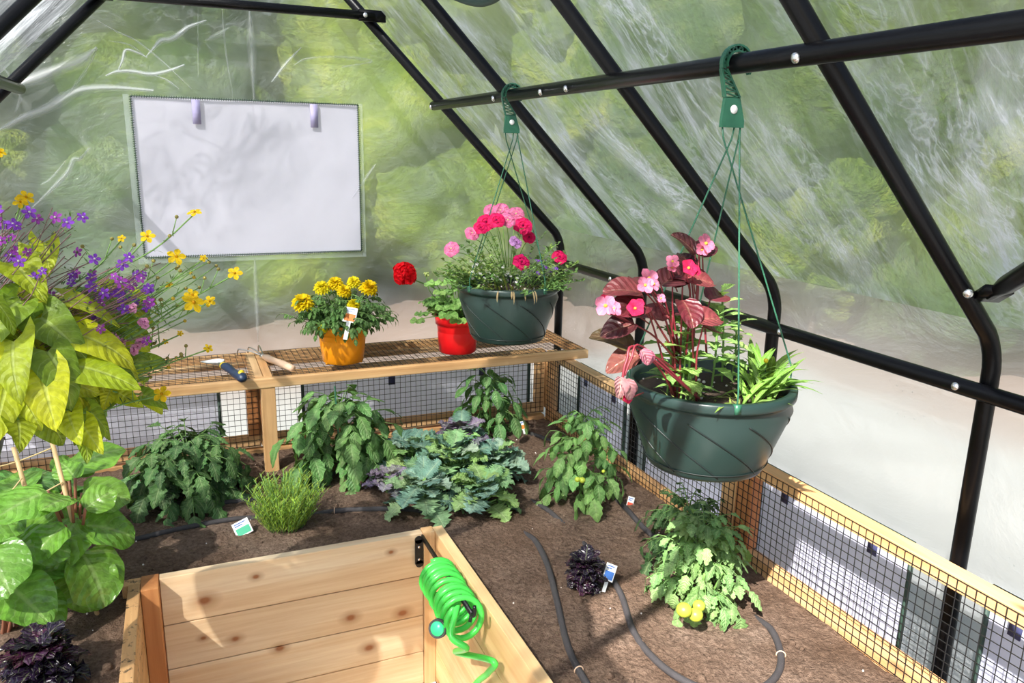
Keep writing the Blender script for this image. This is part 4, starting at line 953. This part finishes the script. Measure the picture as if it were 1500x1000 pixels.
# ================================================================== hanging baskets
def basket(name, label, HX, HY, rimz, rr, rb, h, hookpx_top, spin=.6, tilt=(0, 0, 0)):
    c = V((HX, HY, rimz)); t = thing(name, label, 'hanging basket', V((HX, HY, rimz-h)))
    def sk(z): return V((tilt[0]*z, tilt[1]*z, 0))
    b = B(); b.lathe(c, [(.001, -h+.004), (rb-.012, -h+.004), (rb-.010, -h), (rb-.004, -h), (rb, -h+.006), (rb+(rr-rb)*.15, -h*.83), (rb+(rr-rb)*.9, -.045), (rr-.010, -.030), (rr-.006, -.022), (rr-.001, -.020), (rr, -.016), (rr, -.003), (rr-.003, 0), (rr-.014, 0), (rr-.016, -.004), (rr-.020, -.03), (rb-.005, -h+.012), (.001, -h+.010)], 72)
    b.build('pot', MT['potgreen'], t)
    b = B()
    for k in range(9):
        pts = []
        for i in range(15):
            f = i/14; a = 6.283*k/9 + spin + 1.15*f; z = -.045-(h-.055)*f; rad = (rb+(rr-rb)*(.15+.75*(z+h*.83)/(h*.83-.045)) if z > -h*.83 else rb+(rr-rb)*.15*max(0, (z+h-.006)/(h*.17-.006))) + .0004
            pts.append(c + V((math.cos(a)*rad, math.sin(a)*rad, z)))
        b.tube(pts, .0016, 5)
    pts = [c+V((math.cos(a)*(rb+.0045), math.sin(a)*(rb+.0045), -h*.91)) for a in [6.2832*i/60 for i in range(61)]]; b.tube(pts, .0012, 4, cap=False)
    b.build('spiral_groove', MT['potgroove'], t)
    b = B(); b.lathe(c, [(.001, -.020), (.05, -.018), (.10, -.022), (rr-.019, -.028)], 40); b.build('potting_soil', MT['potsoil'], t)
    b = B()
    for i in range(40): a = U(0, 6.28); r = (rr-.03)*math.sqrt(rnd()); b.ball(c+V((math.cos(a)*r, math.sin(a)*r, -.017)), U(.0015, .0042), 4)
    o = b.build('perlite_grains', MT['perlite'], t); o['kind'] = 'stuff'
    # hanger: hooked plate over the purlin, in the plane across the pipe
    pz = PZ; b = B(); hx = HX; R0 = R_+.003; R1 = R_+.017
    A = [math.radians(a) for a in range(-30, 196, 15)]
    y0, y1 = HY-.005, HY+.005
    for RRa, RRb in ((R0, R0+.0035), (R1-.0035, R1)):
        vs = []
        for a in A:
            for r in (RRa, RRb):
                for y in (y0, y1): vs.append((hx+math.cos(a)*r, y, pz+math.sin(a)*r))
        n = len(A); fs = []
        for i in range(n-1):
            q0, q1 = i*4, i*4+4; fs += [(q0, q0+1, q1+1, q1), (q0+2, q1+2, q1+3, q0+3), (q0, q1, q1+2, q0+2), (q0+1, q0+3, q1+3, q1+1)]
        fs += [(0, 2, 3, 1), (n*4-4, n*4-3, n*4-1, n*4-2)]; b.add(vs, fs)
    for i in range(len(A)-1):
        ra, rb2 = (R0+.002, R1-.002) if i % 2 else (R1-.002, R0+.002)
        b.bar((hx+math.cos(A[i])*ra, HY, pz+math.sin(A[i])*ra), (hx+math.cos(A[i+1])*rb2, HY, pz+math.sin(A[i+1])*rb2), .002, .008)
    p0 = V((hx-(R0+R1)/2-.0, HY, pz-.012))
    def plate(pts, th=.004): 
        k = len(pts); vs = [V((x, HY-th, z)) for x, z in pts]+[V((x, HY+th, z)) for x, z in pts]
        b.add(vs, [tuple(range(k)), tuple(range(2*k-1, k-1, -1))]+[(i, (i+1) % k, (i+1) % k+k, i+k) for i in range(k)])
    zt = pz-.010; zm = pz-.060; zb = pz-.115
    b.bar((hx-R1+.0015, HY, zt), (hx-.022, HY, zm), .0035, .009, V((0, 1, 0))); b.bar((hx-R0-.0015, HY, zt), (hx+.012, HY, zm), .0035, .009, V((0, 1, 0)))
    for k in range(5):
        f0, f1 = k/5, (k+1)/5; l0 = V((hx-R1, HY, zt)).lerp(V((hx-.022, HY, zm)), f0); r0 = V((hx-R0, HY, zt)).lerp(V((hx+.012, HY, zm)), f1); l1 = V((hx-R1, HY, zt)).lerp(V((hx-.022, HY, zm)), f1)
        b.bar(l0, r0, .002, .008, V((0, 1, 0))); b.bar(r0, l1, .002, .008, V((0, 1, 0)))
    plate([(hx-.022, zm), (hx+.012, zm), (hx+.026, zb+.012), (hx+.026, zb), (hx-.026, zb), (hx-.026, zb+.012)])
    b.build('hook', MT['hanger'], t, False)
    b = B(); b.lathe((hx-.001, HY-.0045, zm-.022), [(.0001, 0), (.0085, 0), (.0075, .0015), (.0001, .002)], 16, ax=(0, -1, 0)); b.build('button', MT['white'], t)
    for k in range(4):
        a = spin + k*math.pi/2; top = V((hx-.021+.014*((k*2+1) % 4 if k % 2 else k), HY, zb+.001)); e = c + V((math.cos(a)*(rr-.003), math.sin(a)*(rr-.003), -.004))
        b = B(); b.tube([top, top-UP*.012+(e-top)*.02, e+UP*.03, e-UP*.012], .0017, 6); b.box(e.x-.006, e.x+.006, e.y-.006, e.y+.006, e.z-.012, e.z+.006); b.build('wire', MT['hanger'], t)
    return t, c
PET = {}
def petunia(col, mid, th):
    b = B()
    for k in range(5): 
        leaf(b, (0, 0, .0), dirv(6.283*k/5, .25), UP, .030, .034, obov, col, .05, .9, .09, 0, 7, 6, mid=mid)
    b.lathe((0, 0, 0), [(.002, -.03), (.004, -.012), (.010, .001), (.013, .004)], 10, mid); b.ball((0, 0, 0), .004, 5, th); return b
PET['hot'] = to_mesh(petunia((.85, .015, .15), (.70, .01, .10), (.25, .0, .05)), 'petunia_flower', MT['petal'])
PET['pink'] = to_mesh(petunia((.92, .22, .48), (.92, .4, .6), (.9, .8, .5)), 'petunia_flower', MT['petal'])
PET['deep'] = to_mesh(petunia((.70, .01, .13), (.35, .0, .06), (.15, .0, .02)), 'petunia_flower', MT['petal'])
PET['mauve'] = to_mesh(petunia((.62, .32, .68), (.5, .2, .55), (.3, .1, .3)), 'petunia_flower', MT['petal'])
LOB = to_mesh(five(.0085, .6, 5, (.30, .07, .72), .15, (.42, .14, .85), obov, (.9, .9, .95)), 'lobelia_flower', MT['petal'])
LOBP = to_mesh(five(.0085, .6, 5, (.42, .07, .55), .15, (.5, .14, .65), obov, (.9, .9, .95)), 'lobelia_flower', MT['petal'])
WHT = to_mesh(five(.006, .8, 5, (.85, .85, .9), .15, (.85, .85, .9), obov, (.8, .8, .3)), 'white_flower', MT['petal'])
BID = to_mesh(five(.017, .66, 5, (.97, .66, .02), .18, (.95, .55, .01), obov, (.8, .42, .01), .03), 'bidens_flower', MT['petal'])
VRB = to_mesh(five(.008, .9, 5, (.85, .35, .62), .2, (.8, .5, .7), obov, (.5, .1, .3)), 'verbena_floret', MT['petal'])
BGN = to_mesh(five(.020, .95, 4, (.90, .25, .42), .4, (.95, .45, .6), obov, (.9, .75, .1), .05), 'begonia_flower', MT['petal'])
BGR = to_mesh(five(.018, .95, 5, (.75, .02, .10), .5, (.8, .05, .15), obov, (.8, .5, .1), .05), 'begonia_flower', MT['petal'])
def sprig(b, st, p, az, el, L, n, lf, col, w=.35, droop=.5, prof=lance, r=.0014, ruf=.0, teeth=0, seg=3):
    pts = []; q = V(p); e = el
    for i in range(6): pts.append(q.copy()); q = q + dirv(az, e)*L/5; e -= droop/5
    st.tube(pts, [r*(1-.1*i) for i in range(6)], 4)
    for k in range(n):
        f = .12+.88*(k+.5)/n; i = min(4, int(f*5)); s = pts[i].lerp(pts[i+1], f*5-i)
        a = az + k*2.399; leaf(b, s, dirv(a, U(.1, .9)), UP, lf*U(.7, 1.15), lf*w, prof, jit(col, .25), .2, .5, ruf, teeth, 6, seg)
    return pts[-1]

# ---- basket of petunias
RZ = Z0-.425
t, c = basket('petunia_basket', 'smaller looking dark green hanging basket of pink petunias above the red pot', .99, 2.35, RZ, .170, .122, .185, None, .35)
pl = B(); st = B()
for i in range(88):
    az = U(0, 6.28); r = .14*math.sqrt(rnd()); f = 1-r/.14
    sprig(pl, st, c+V((math.cos(az)*r, math.sin(az)*r, -.02)), az, .45+.9*f+U(-.2, .2), U(.07, .12)+.15*f, 20, .023, (.13, .28, .06) if rnd() < .6 else (.28, .44, .10), .42, .5)
for i in range(34):  # grassy tufts
    az = U(-2.6, -.2); r = U(.05, .15); leaf(pl, c+V((math.cos(az)*r, math.sin(az)*r, -.02)), dirv(az+U(-.6, .6), U(.6, 1.3)), UP, U(.05, .10), .006, lance, jit((.45, .55, .12), .2), .1, .8, seg=4)
pp = pl.build('petunia_plant', MT['leaf'], t)
for (px, py, y, k, s) in [(733, 308, 2.34, 'pink', 1), (756, 313, 2.36, 'pink', 1), (766, 330, 2.30, 'hot', 1.1), (712, 325, 2.30, 'hot', 1.05), (727, 322, 2.26, 'hot', .95), (744, 322, 2.27, 'pink', .9), (692, 341, 2.28, 'pink', .85), (661, 364, 2.28, 'pink', .9), (764, 383, 2.20, 'deep', 1.0), (820, 376, 2.30, 'hot', .95), (756, 354, 2.22, 'mauve', .8), (720, 308, 2.36, 'pink', .9), (775, 347, 2.32, 'hot', .8), (704, 333, 2.25, 'hot', .8)]:
    p = at(px, py, 'y', y); d = (V((0, 0, Z0))-p).normalized()*.7 + V((U(-.5, .5), -.1, .5)); inst(PET[k], 'petunia_flower', pp, p, d, s, U(0, 6))
    st.tube(spline([c+(p-c)*.25, c.lerp(p, .7)+UP*.01, p-d.normalized()*.028*s], 3), .0014, 4)
for i in range(26):
    az = U(2.0, 4.6); p = c+dirv(az, 0)*U(.09, .17)+UP*U(.02, .07); inst(WHT, 'white_flower', pp, p, (U(-.5, .5), -.6, .8), U(.7, 1.2))
for i in range(18):
    az = U(-1., .8); p = c+dirv(az, 0)*U(.08, .16)+UP*U(.02, .08); inst(LOB, 'lobelia_flower', pp, p, (U(-.5, .5), -.6, .8), U(.6, .9))
st.build('stem', MT['stem'], t)
for k in range(6): b = B(); a = -1.9+U(-.3, .5); leaf(b, c+V((math.cos(a)*.165, math.sin(a)*.165, .001)), (math.cos(a), math.sin(a), -.5), UP, U(.03, .05), .006, lance, (.55, .38, .2), .1, 1.4, seg=4); b.build('dry_leaf', MT['leaf'], t)

# ---- basket of begonias
RZ2 = at(1041, 556, 'x', .99).z
t, c = basket('begonia_basket', 'large dark green hanging basket of burgundy leaved begonias, nearest on the right', .99, 1.268, RZ2, .172, .123, .176, None, -.35)
b = B(); st = B(); rs = B()
BUR = [(.10, .012, .02), (.16, .02, .035), (.06, .014, .018), (.20, .04, .045)]
def bleaf(px, py, y, az, el, L, col=None, nn=(0, -.5, 1)):
    p = at(px, py, 'y', y); cc = jit(col or random.choice(BUR), .15); base = c + V(((p.x-c.x)*.8, (p.y-c.y)*.7, (p.z-c.z)*(.35 if rnd() < .7 else -.1))); dv = V((base.x-c.x, base.y-c.y, 0)); dv *= min(1, .12/max(.001, dv.length)); base = V((c.x+dv.x, c.y+dv.y, base.z))
    rs.tube(spline([base, base.lerp(p, .55)+V((U(-.01, .01), 0, .01)), p], 4), [.0024*(1-.05*i) for i in range(9)], 6)
    L *= 1.3; leaf(b, p, dirv(az, el), V(nn), L, L*.85, roundl, cc, .3, .6, .05, 0, 5, 9, mid=lerp(cc, (.5, .15, .12), .4))
for a in [(940, 430, 1.18, 2.9, .3, .055), (952, 425, 1.2, 1.6, .5, .05), (968, 418, 1.2, .2, .4, .055), (948, 448, 1.17, 3.2, .1, .06), (985, 420, 1.2, .5, .6, .045), (1000, 410, 1.2, -.2, .1, .055), (1012, 405, 1.21, 2.8, .2, .05), (1008, 395, 1.2, 1.2, .8, .04),
          (1018, 372, 1.21, 2.6, .9, .045), (1024, 375, 1.2, .3, .6, .04), (1000, 440, 1.18, -1.7, -.4, .05), (1016, 470, 1.15, -.1, .2, .05), (1030, 478, 1.15, .2, -.1, .045), (975, 470, 1.2, 2.2, .3, .06), (985, 460, 1.22, .8, .3, .06), (1040, 440, 1.25, .4, .3, .05), (930, 475, 1.15, 3., -.1, .05)]:
    bleaf(*a)
bleaf(925, 510, 1.16, 2.4, .45, .062, (.14, .10, .04)); bleaf(935, 520, 1.14, 2.9, -.3, .05, (.16, .05, .04))
# wilted shoot over the rim
b2 = B(); pts = spline([c+V((-.10, -.10, .0)), at(935, 510, 'y', 1.11), at(918, 528, 'y', 1.09), at(912, 555, 'y', 1.085), at(913, 572, 'y', 1.085)], 5); rs.tube(pts, .0024, 6)
rs.tube(spline([c+V((-.10, -.10, .0)), at(942, 508, 'y', 1.11), at(925, 525, 'y', 1.09), at(915, 550, 'y', 1.085)], 5), .002, 6)
for (px, py, az, L, cc) in ((915, 556, -1.2, .036, (.42, .18, .2)), (909, 552, -2.0, .036, (.45, .2, .22)), (920, 560, -.3, .028, (.38, .15, .16)), (940, 512, -.7, .03, (.5, .15, .22)), (946, 515, -.2, .028, (.45, .12, .2))):
    leaf(b, at(px, py, 'y', 1.085), dirv(az, -1.0), V((0, -1, .3)), L, L*.8, roundl, cc, .4, .5, .06, 0, 6, 6)
bp = b.build('begonia_foliage', MT['begonia'], t)
for (px, py, y, m, s, dx) in [(887, 448, 1.12, BGN, 1.0, -.5), (899, 452, 1.11, BGN, .75, .1), (885, 440, 1.13, BGR, .6, -.6), (950, 408, 1.16, BGN, 1.0, 0), (945, 418, 1.15, BGN, .85, -.3), (957, 416, 1.15, BGN, .7, .3), (1033, 357, 1.19, BGN, 1.05, .2), (1028, 366, 1.19, BGN, .7, -.2), (985, 383, 1.19, BGN, .7, -.4), (984, 392, 1.19, BGN, .5, -.2), (1008, 393, 1.17, BGR, 1.0, 0), (930, 452, 1.14, BGR, .95, -.2), (968, 437, 1.15, BGN, .5, 0), (918, 584, 1.08, BGR, .55, 0), (937, 444, 1.15, BGR, .5, 0), (1018, 396, 1.17, BGR, .7, .3)]:
    p = at(px, py, 'y', y); inst(m, 'begonia_flower', bp, p, (dx, -.8, .5), s, U(0, 6)); rs.tube([c+(p-c)*.8+V((0, .01, .0)), p+V((0, .008, -.006))], .0014, 5)
rs.build('red_stem', MT['redstem'], t)
# leafy green plants in the same basket
gb = B(); gs = B()
def gplant(px, py, y, H, n, lf, col, w=.42, teeth=.2, lean=(0, 0)):
    base = at(px, py, 'y', y); base.z = RZ2-.022; dv = base-c; dv.z = 0; dv *= min(1, .125/max(.001, dv.length)); base = c+dv-UP*.022; top = base + V((lean[0], lean[1], H)); gs.tube(spline([base, base.lerp(top, .5)+V((.004, 0, 0)), top], 4), .0022, 6)
    for k in range(n):
        f = .2+.8*k/max(1, n-1); az = k*2.2+U(-.3, .3); leaf(gb, base.lerp(top, f), dirv(az, .15+.6*f), UP, lf*1.4*U(.8, 1.2)*(1.15-.5*f), lf*1.4*w, lance, jit(col, .22), .15, .8, .03, teeth, 6, 9)
gplant(965, 545, 1.17, .15, 16, .058, (.26, .46, .10)); gplant(975, 520, 1.24, .17, 14, .052, (.20, .40, .09)); gplant(1007, 540, 1.20, .11, 10, .045, (.24, .42, .10)); gplant(1045, 530, 1.25, .17, 16, .055, (.28, .50, .12), .32); gplant(1060, 530, 1.30, .20, 18, .05, (.35, .52, .15), .42, .15, (-.02, 0))
gplant(1075, 520, 1.32, .12, 12, .055, (.25, .42, .10), .3); gplant(985, 555, 1.14, .06, 8, .035, (.28, .45, .1))
for i in range(60):     # strap-leaved tufts at the right
    cx, cy = random.choice([(1095, 545), (1115, 540), (1135, 550), (1105, 555), (1120, 520)]); base = at(cx+U(-8, 8), cy, 'y', U(1.14, 1.30)); dv = base-c; dv.z = 0; dv *= min(1, .135/max(.001, dv.length)); base = c+dv-UP*.02
    az = U(-3.3, 1.6); leaf(gb, base, dirv(az, U(.55, 1.4)), UP, U(.075, .125), U(.012, .018), lance, jit((.20, .40, .05), .3), .2, 1.0, .02, seg=6)
for i in range(50):
    az = U(-2.9, -.3); r = U(.06, .145); leaf(gb, c+V((math.cos(az)*r, math.sin(az)*r, -.02)), dirv(U(0, 6.28), U(.3, 1.2)), UP, U(.018, .038), .0045, lance, jit((.35, .48, .10), .25), .2, .7, seg=3)
gb.build('green_foliage', MT['leaf'], t); gs.build('stem', MT['stem'], t)
fb = B(); fb.ball(at(1122, 528, 'y', 1.22), .005, 6); fb.build('yellow_bud', MT['yellow'], t)

# ---- basket at the left edge
t, c = basket('mixed_basket', 'hanging basket at left edge with yellow sweet potato vine, purple lobelia and yellow bidens', -.45, 1.43, Z0-.44, .165, .12, .18, None, .2)
vb = B(); vs_ = B(); SPC = [(.40, .50, .012), (.55, .62, .015), (.26, .40, .015), (.66, .68, .02), (.18, .30, .015)]
def sleaf(p, d, nn, L):
    L *= .8; cc = jit(random.choice(SPC), .1); nn = V(nn)+V((U(-.5, .6), U(-.35, .35), U(-.2, .3))); leaf(vb, p, d, nn, L, L*U(.75, .95), heart, cc, U(-.1, .35), U(.4, 1.1), .05, 0, 4, 9, back=.35, mid=lerp(cc, (.75, .8, .15), .5))
for (px, py, y, az, el, L) in [(65, 355, 1.55, -1.4, -.6, .09), (20, 385, 1.45, -.9, -.5, .11), (95, 440, 1.45, -.4, -.2, .12), (60, 465, 1.4, -.7, -.5, .12), (150, 425, 1.6, -.1, -.15, .12), (20, 500, 1.35, -1.6, -.6, .13), (70, 515, 1.35, -.9, -.7, .13), (115, 490, 1.4, -.3, -.3, .13), (165, 470, 1.55, -.2, -.4, .11), (110, 535, 1.36, -.2, -.25, .13), (60, 545, 1.33, -1.3, -.8, .12), (10, 560, 1.33, -1.8, -.8, .13), (150, 520, 1.5, .0, -.5, .10), (30, 440, 1.42, -2.2, -.3, .11), (125, 465, 1.5, .3, -.2, .10), (15, 450, 1.4, -2., -.5, .12), (45, 440, 1.45, -1.2, -.3, .10)]:
    sleaf(at(px, py, 'y', y), dirv(az, el), V((.15, -.7, .75)), L)
for i in range(190):
    px, py = U(-60, 200), U(435, 605); y = 1.40+.0012*max(0, px)+U(-.07, .20)
    if py > 560-.25*max(0, px-60) + 30 : continue
    p = at(px, py, 'y', y); az = math.atan2(p.y-c.y, p.x-c.x)+U(-.7, .7); sleaf(p, dirv(az+U(-.4, .4), U(-1.0, .2)), V((U(-.2, .4), -.55, .8)), U(.06, .105))
def vine(pts, n, L):
    P = spline([at(*p[:2], 'y', p[2]) for p in pts], 6); vs_.tube(P, .0028, 5)
    for k in range(n):
        p = P[int((k+.5)/n*(len(P)-1))]; az = U(0, 6.28); q = p + dirv(az, -.1)*.03; vs_.tube([p, q], .0018, 4); sleaf(q, dirv(az, U(-1.0, -.3)), V((.1, -.6, .6)), L*U(.75, 1.1))
vine([(60, 520, 1.42), (80, 570, 1.38), (105, 610, 1.37), (112, 635, 1.38)], 9, .075); vine([(130, 520, 1.5), (150, 570, 1.48), (155, 610, 1.47)], 8, .075); vine([(30, 540, 1.36), (20, 590, 1.34), (30, 615, 1.34)], 7, .085)
vine([(100, 520, 1.45), (170, 560, 1.5), (190, 590, 1.5)], 8, .07); vine([(-10, 540, 1.36), (-20, 600, 1.34)], 6, .09); vine([(50, 550, 1.38), (65, 590, 1.36)], 6, .08)
sp_ = vb.build('sweet_potato_vine', MT['leaf'], t)
# lobelia
lb = B(); ls = B(); LBP = []
for i in range(150):
    tx, ty = U(-40, 230), 0; ty = 300+.0011*(tx-20)**2+U(0, 130)+ (55 if tx > 120 else 0)
    if rnd() < .3: tx, ty = U(100, 240), U(380, 500)
    q = at(tx, ty, 'y', U(1.40, 1.66)); base = c+V((U(-.05, .1), U(-.05, .08), 0)); P = spline([base, base.lerp(q, .4)+V((U(-.03, .03), U(-.03, .03), U(0, .06))), base.lerp(q, .75)+V((U(-.02, .02), U(-.02, .02), U(-.01, .03))), q], 4); ls.tube(P, [.0008]*len(P), 4)
    for k in range(14):
        s = P[-1-int(k*.65)] + V((U(-.014, .014), U(-.014, .014), U(-.01, .01))); leaf(lb, s, dirv(U(0, 6.28), U(-.2, .9)), UP, U(.010, .018), .0035, lance, jit((.13, .22, .09), .3), .1, .3, seg=2)
    LBP.append(q)
lp = lb.build('lobelia_plant', MT['leaf'], t); ls.build('lobelia_stem', MT['brownstem'], t)
for i in range(98):
    q = LBP[i] + V((U(-.008, .008), U(-.012, .0), U(-.006, .008))); inst(random.choice([LOB, LOB, LOBP]), 'lobelia_flower', lp, q, (U(-.6, .6), -.9, .4), U(.85, 1.4), U(0, 6))
# bidens
bb = B(); bs = B(); BF = [(285, 311, .9, 1.6), (258, 376, 1.1, 1.58), (216, 346, .9, 1.6), (283, 443, 1.35, 1.55), (281, 432, .9, 1.56), (307, 441, .8, 1.6), (344, 400, .95, 1.6), (237, 577, 1.0, 1.45), (178, 349, .5, 1.6), (38, 289, .9, 1.6), (30, 296, .8, 1.6), (0, 223, .6, 1.55), (248, 417, .5, 1.6), (298, 378, .5, 1.6), (305, 510, .6, 1.58), (264, 488, .4, 1.6), (242, 500, .4, 1.6)]
for (px, py, s, y) in BF:
    q = at(px, py, 'y', y); base = c+V((.06, -.02, 0)); m1 = base.lerp(q, .5)+V((0, U(-.03, .03), -.02 if py > 350 else .02)); P = spline([base, m1, base.lerp(q, .82)+V((0, 0, -.008)), q-V((0, -.003, .003))], 5); bs.tube(P, [.0014]*len(P), 4)
    for k in range(9):
        s0 = P[3+int(k*(len(P)-5)/9)]
        for w_ in range(3): leaf(bb, s0, dirv(U(0, 6.28), U(-.2, .9)), UP, U(.010, .024), .0024, lance, jit((.12, .24, .07), .3), .1, .3, seg=2)
    if px > 200 or rnd() < .5:
        for k in range(2):
            s0 = P[-4-k]; e = s0+V((U(-.03, .03), U(-.02, .02), U(.01, .04))); bs.tube([s0, e], .0009, 4); bb.ball(e, .0035, 5, (.35, .30, .08))
for i in range(26):
    q = at(U(170, 320), U(380, 560), 'y', U(1.52, 1.66)); base = c+V((.08, -.02, .0)); P = spline([base, base.lerp(q, .55)+UP*U(-.03, .03), q], 5); bs.tube(P, [.001]*len(P), 4); bb.ball(q, .0034, 5, random.choice([(.35, .3, .08), (.8, .55, .05)]))
    for k in range(8):
        for w_ in range(3): leaf(bb, P[3+k], dirv(U(0, 6.28), U(-.2, .9)), UP, U(.010, .022), .0024, lance, jit((.12, .24, .07), .3), .1, .3, seg=2)
bd = bb.build('bidens_plant', MT['leaf'], t); bs.build('bidens_stem', MT['stem'], t)
for (px, py, s, y) in BF: inst(BID, 'bidens_flower', bd, at(px, py, 'y', y), (U(-.4, .4), -.8, .6 if py != 311 else 2), s*.95, U(0, 6))
vbn = B(); vbn.ball(c+V((.12, -.12, .0)), .004, 4, (.3, .4, .1)); vp = vbn.build('verbena_plant', MT['leaf'], t)
for (px, py) in ((167, 495), (177, 503), (205, 504), (195, 512), (210, 474), (192, 452), (163, 493)):
    for k in range(4): inst(VRB, 'verbena_floret', vp, at(px+U(-4, 4), py+U(-4, 4), 'y', 1.47), (U(-.5, .5), -.9, .3), U(.7, 1.0), U(0, 6))
vs_.build('vine_stem', MT['stem'], t)
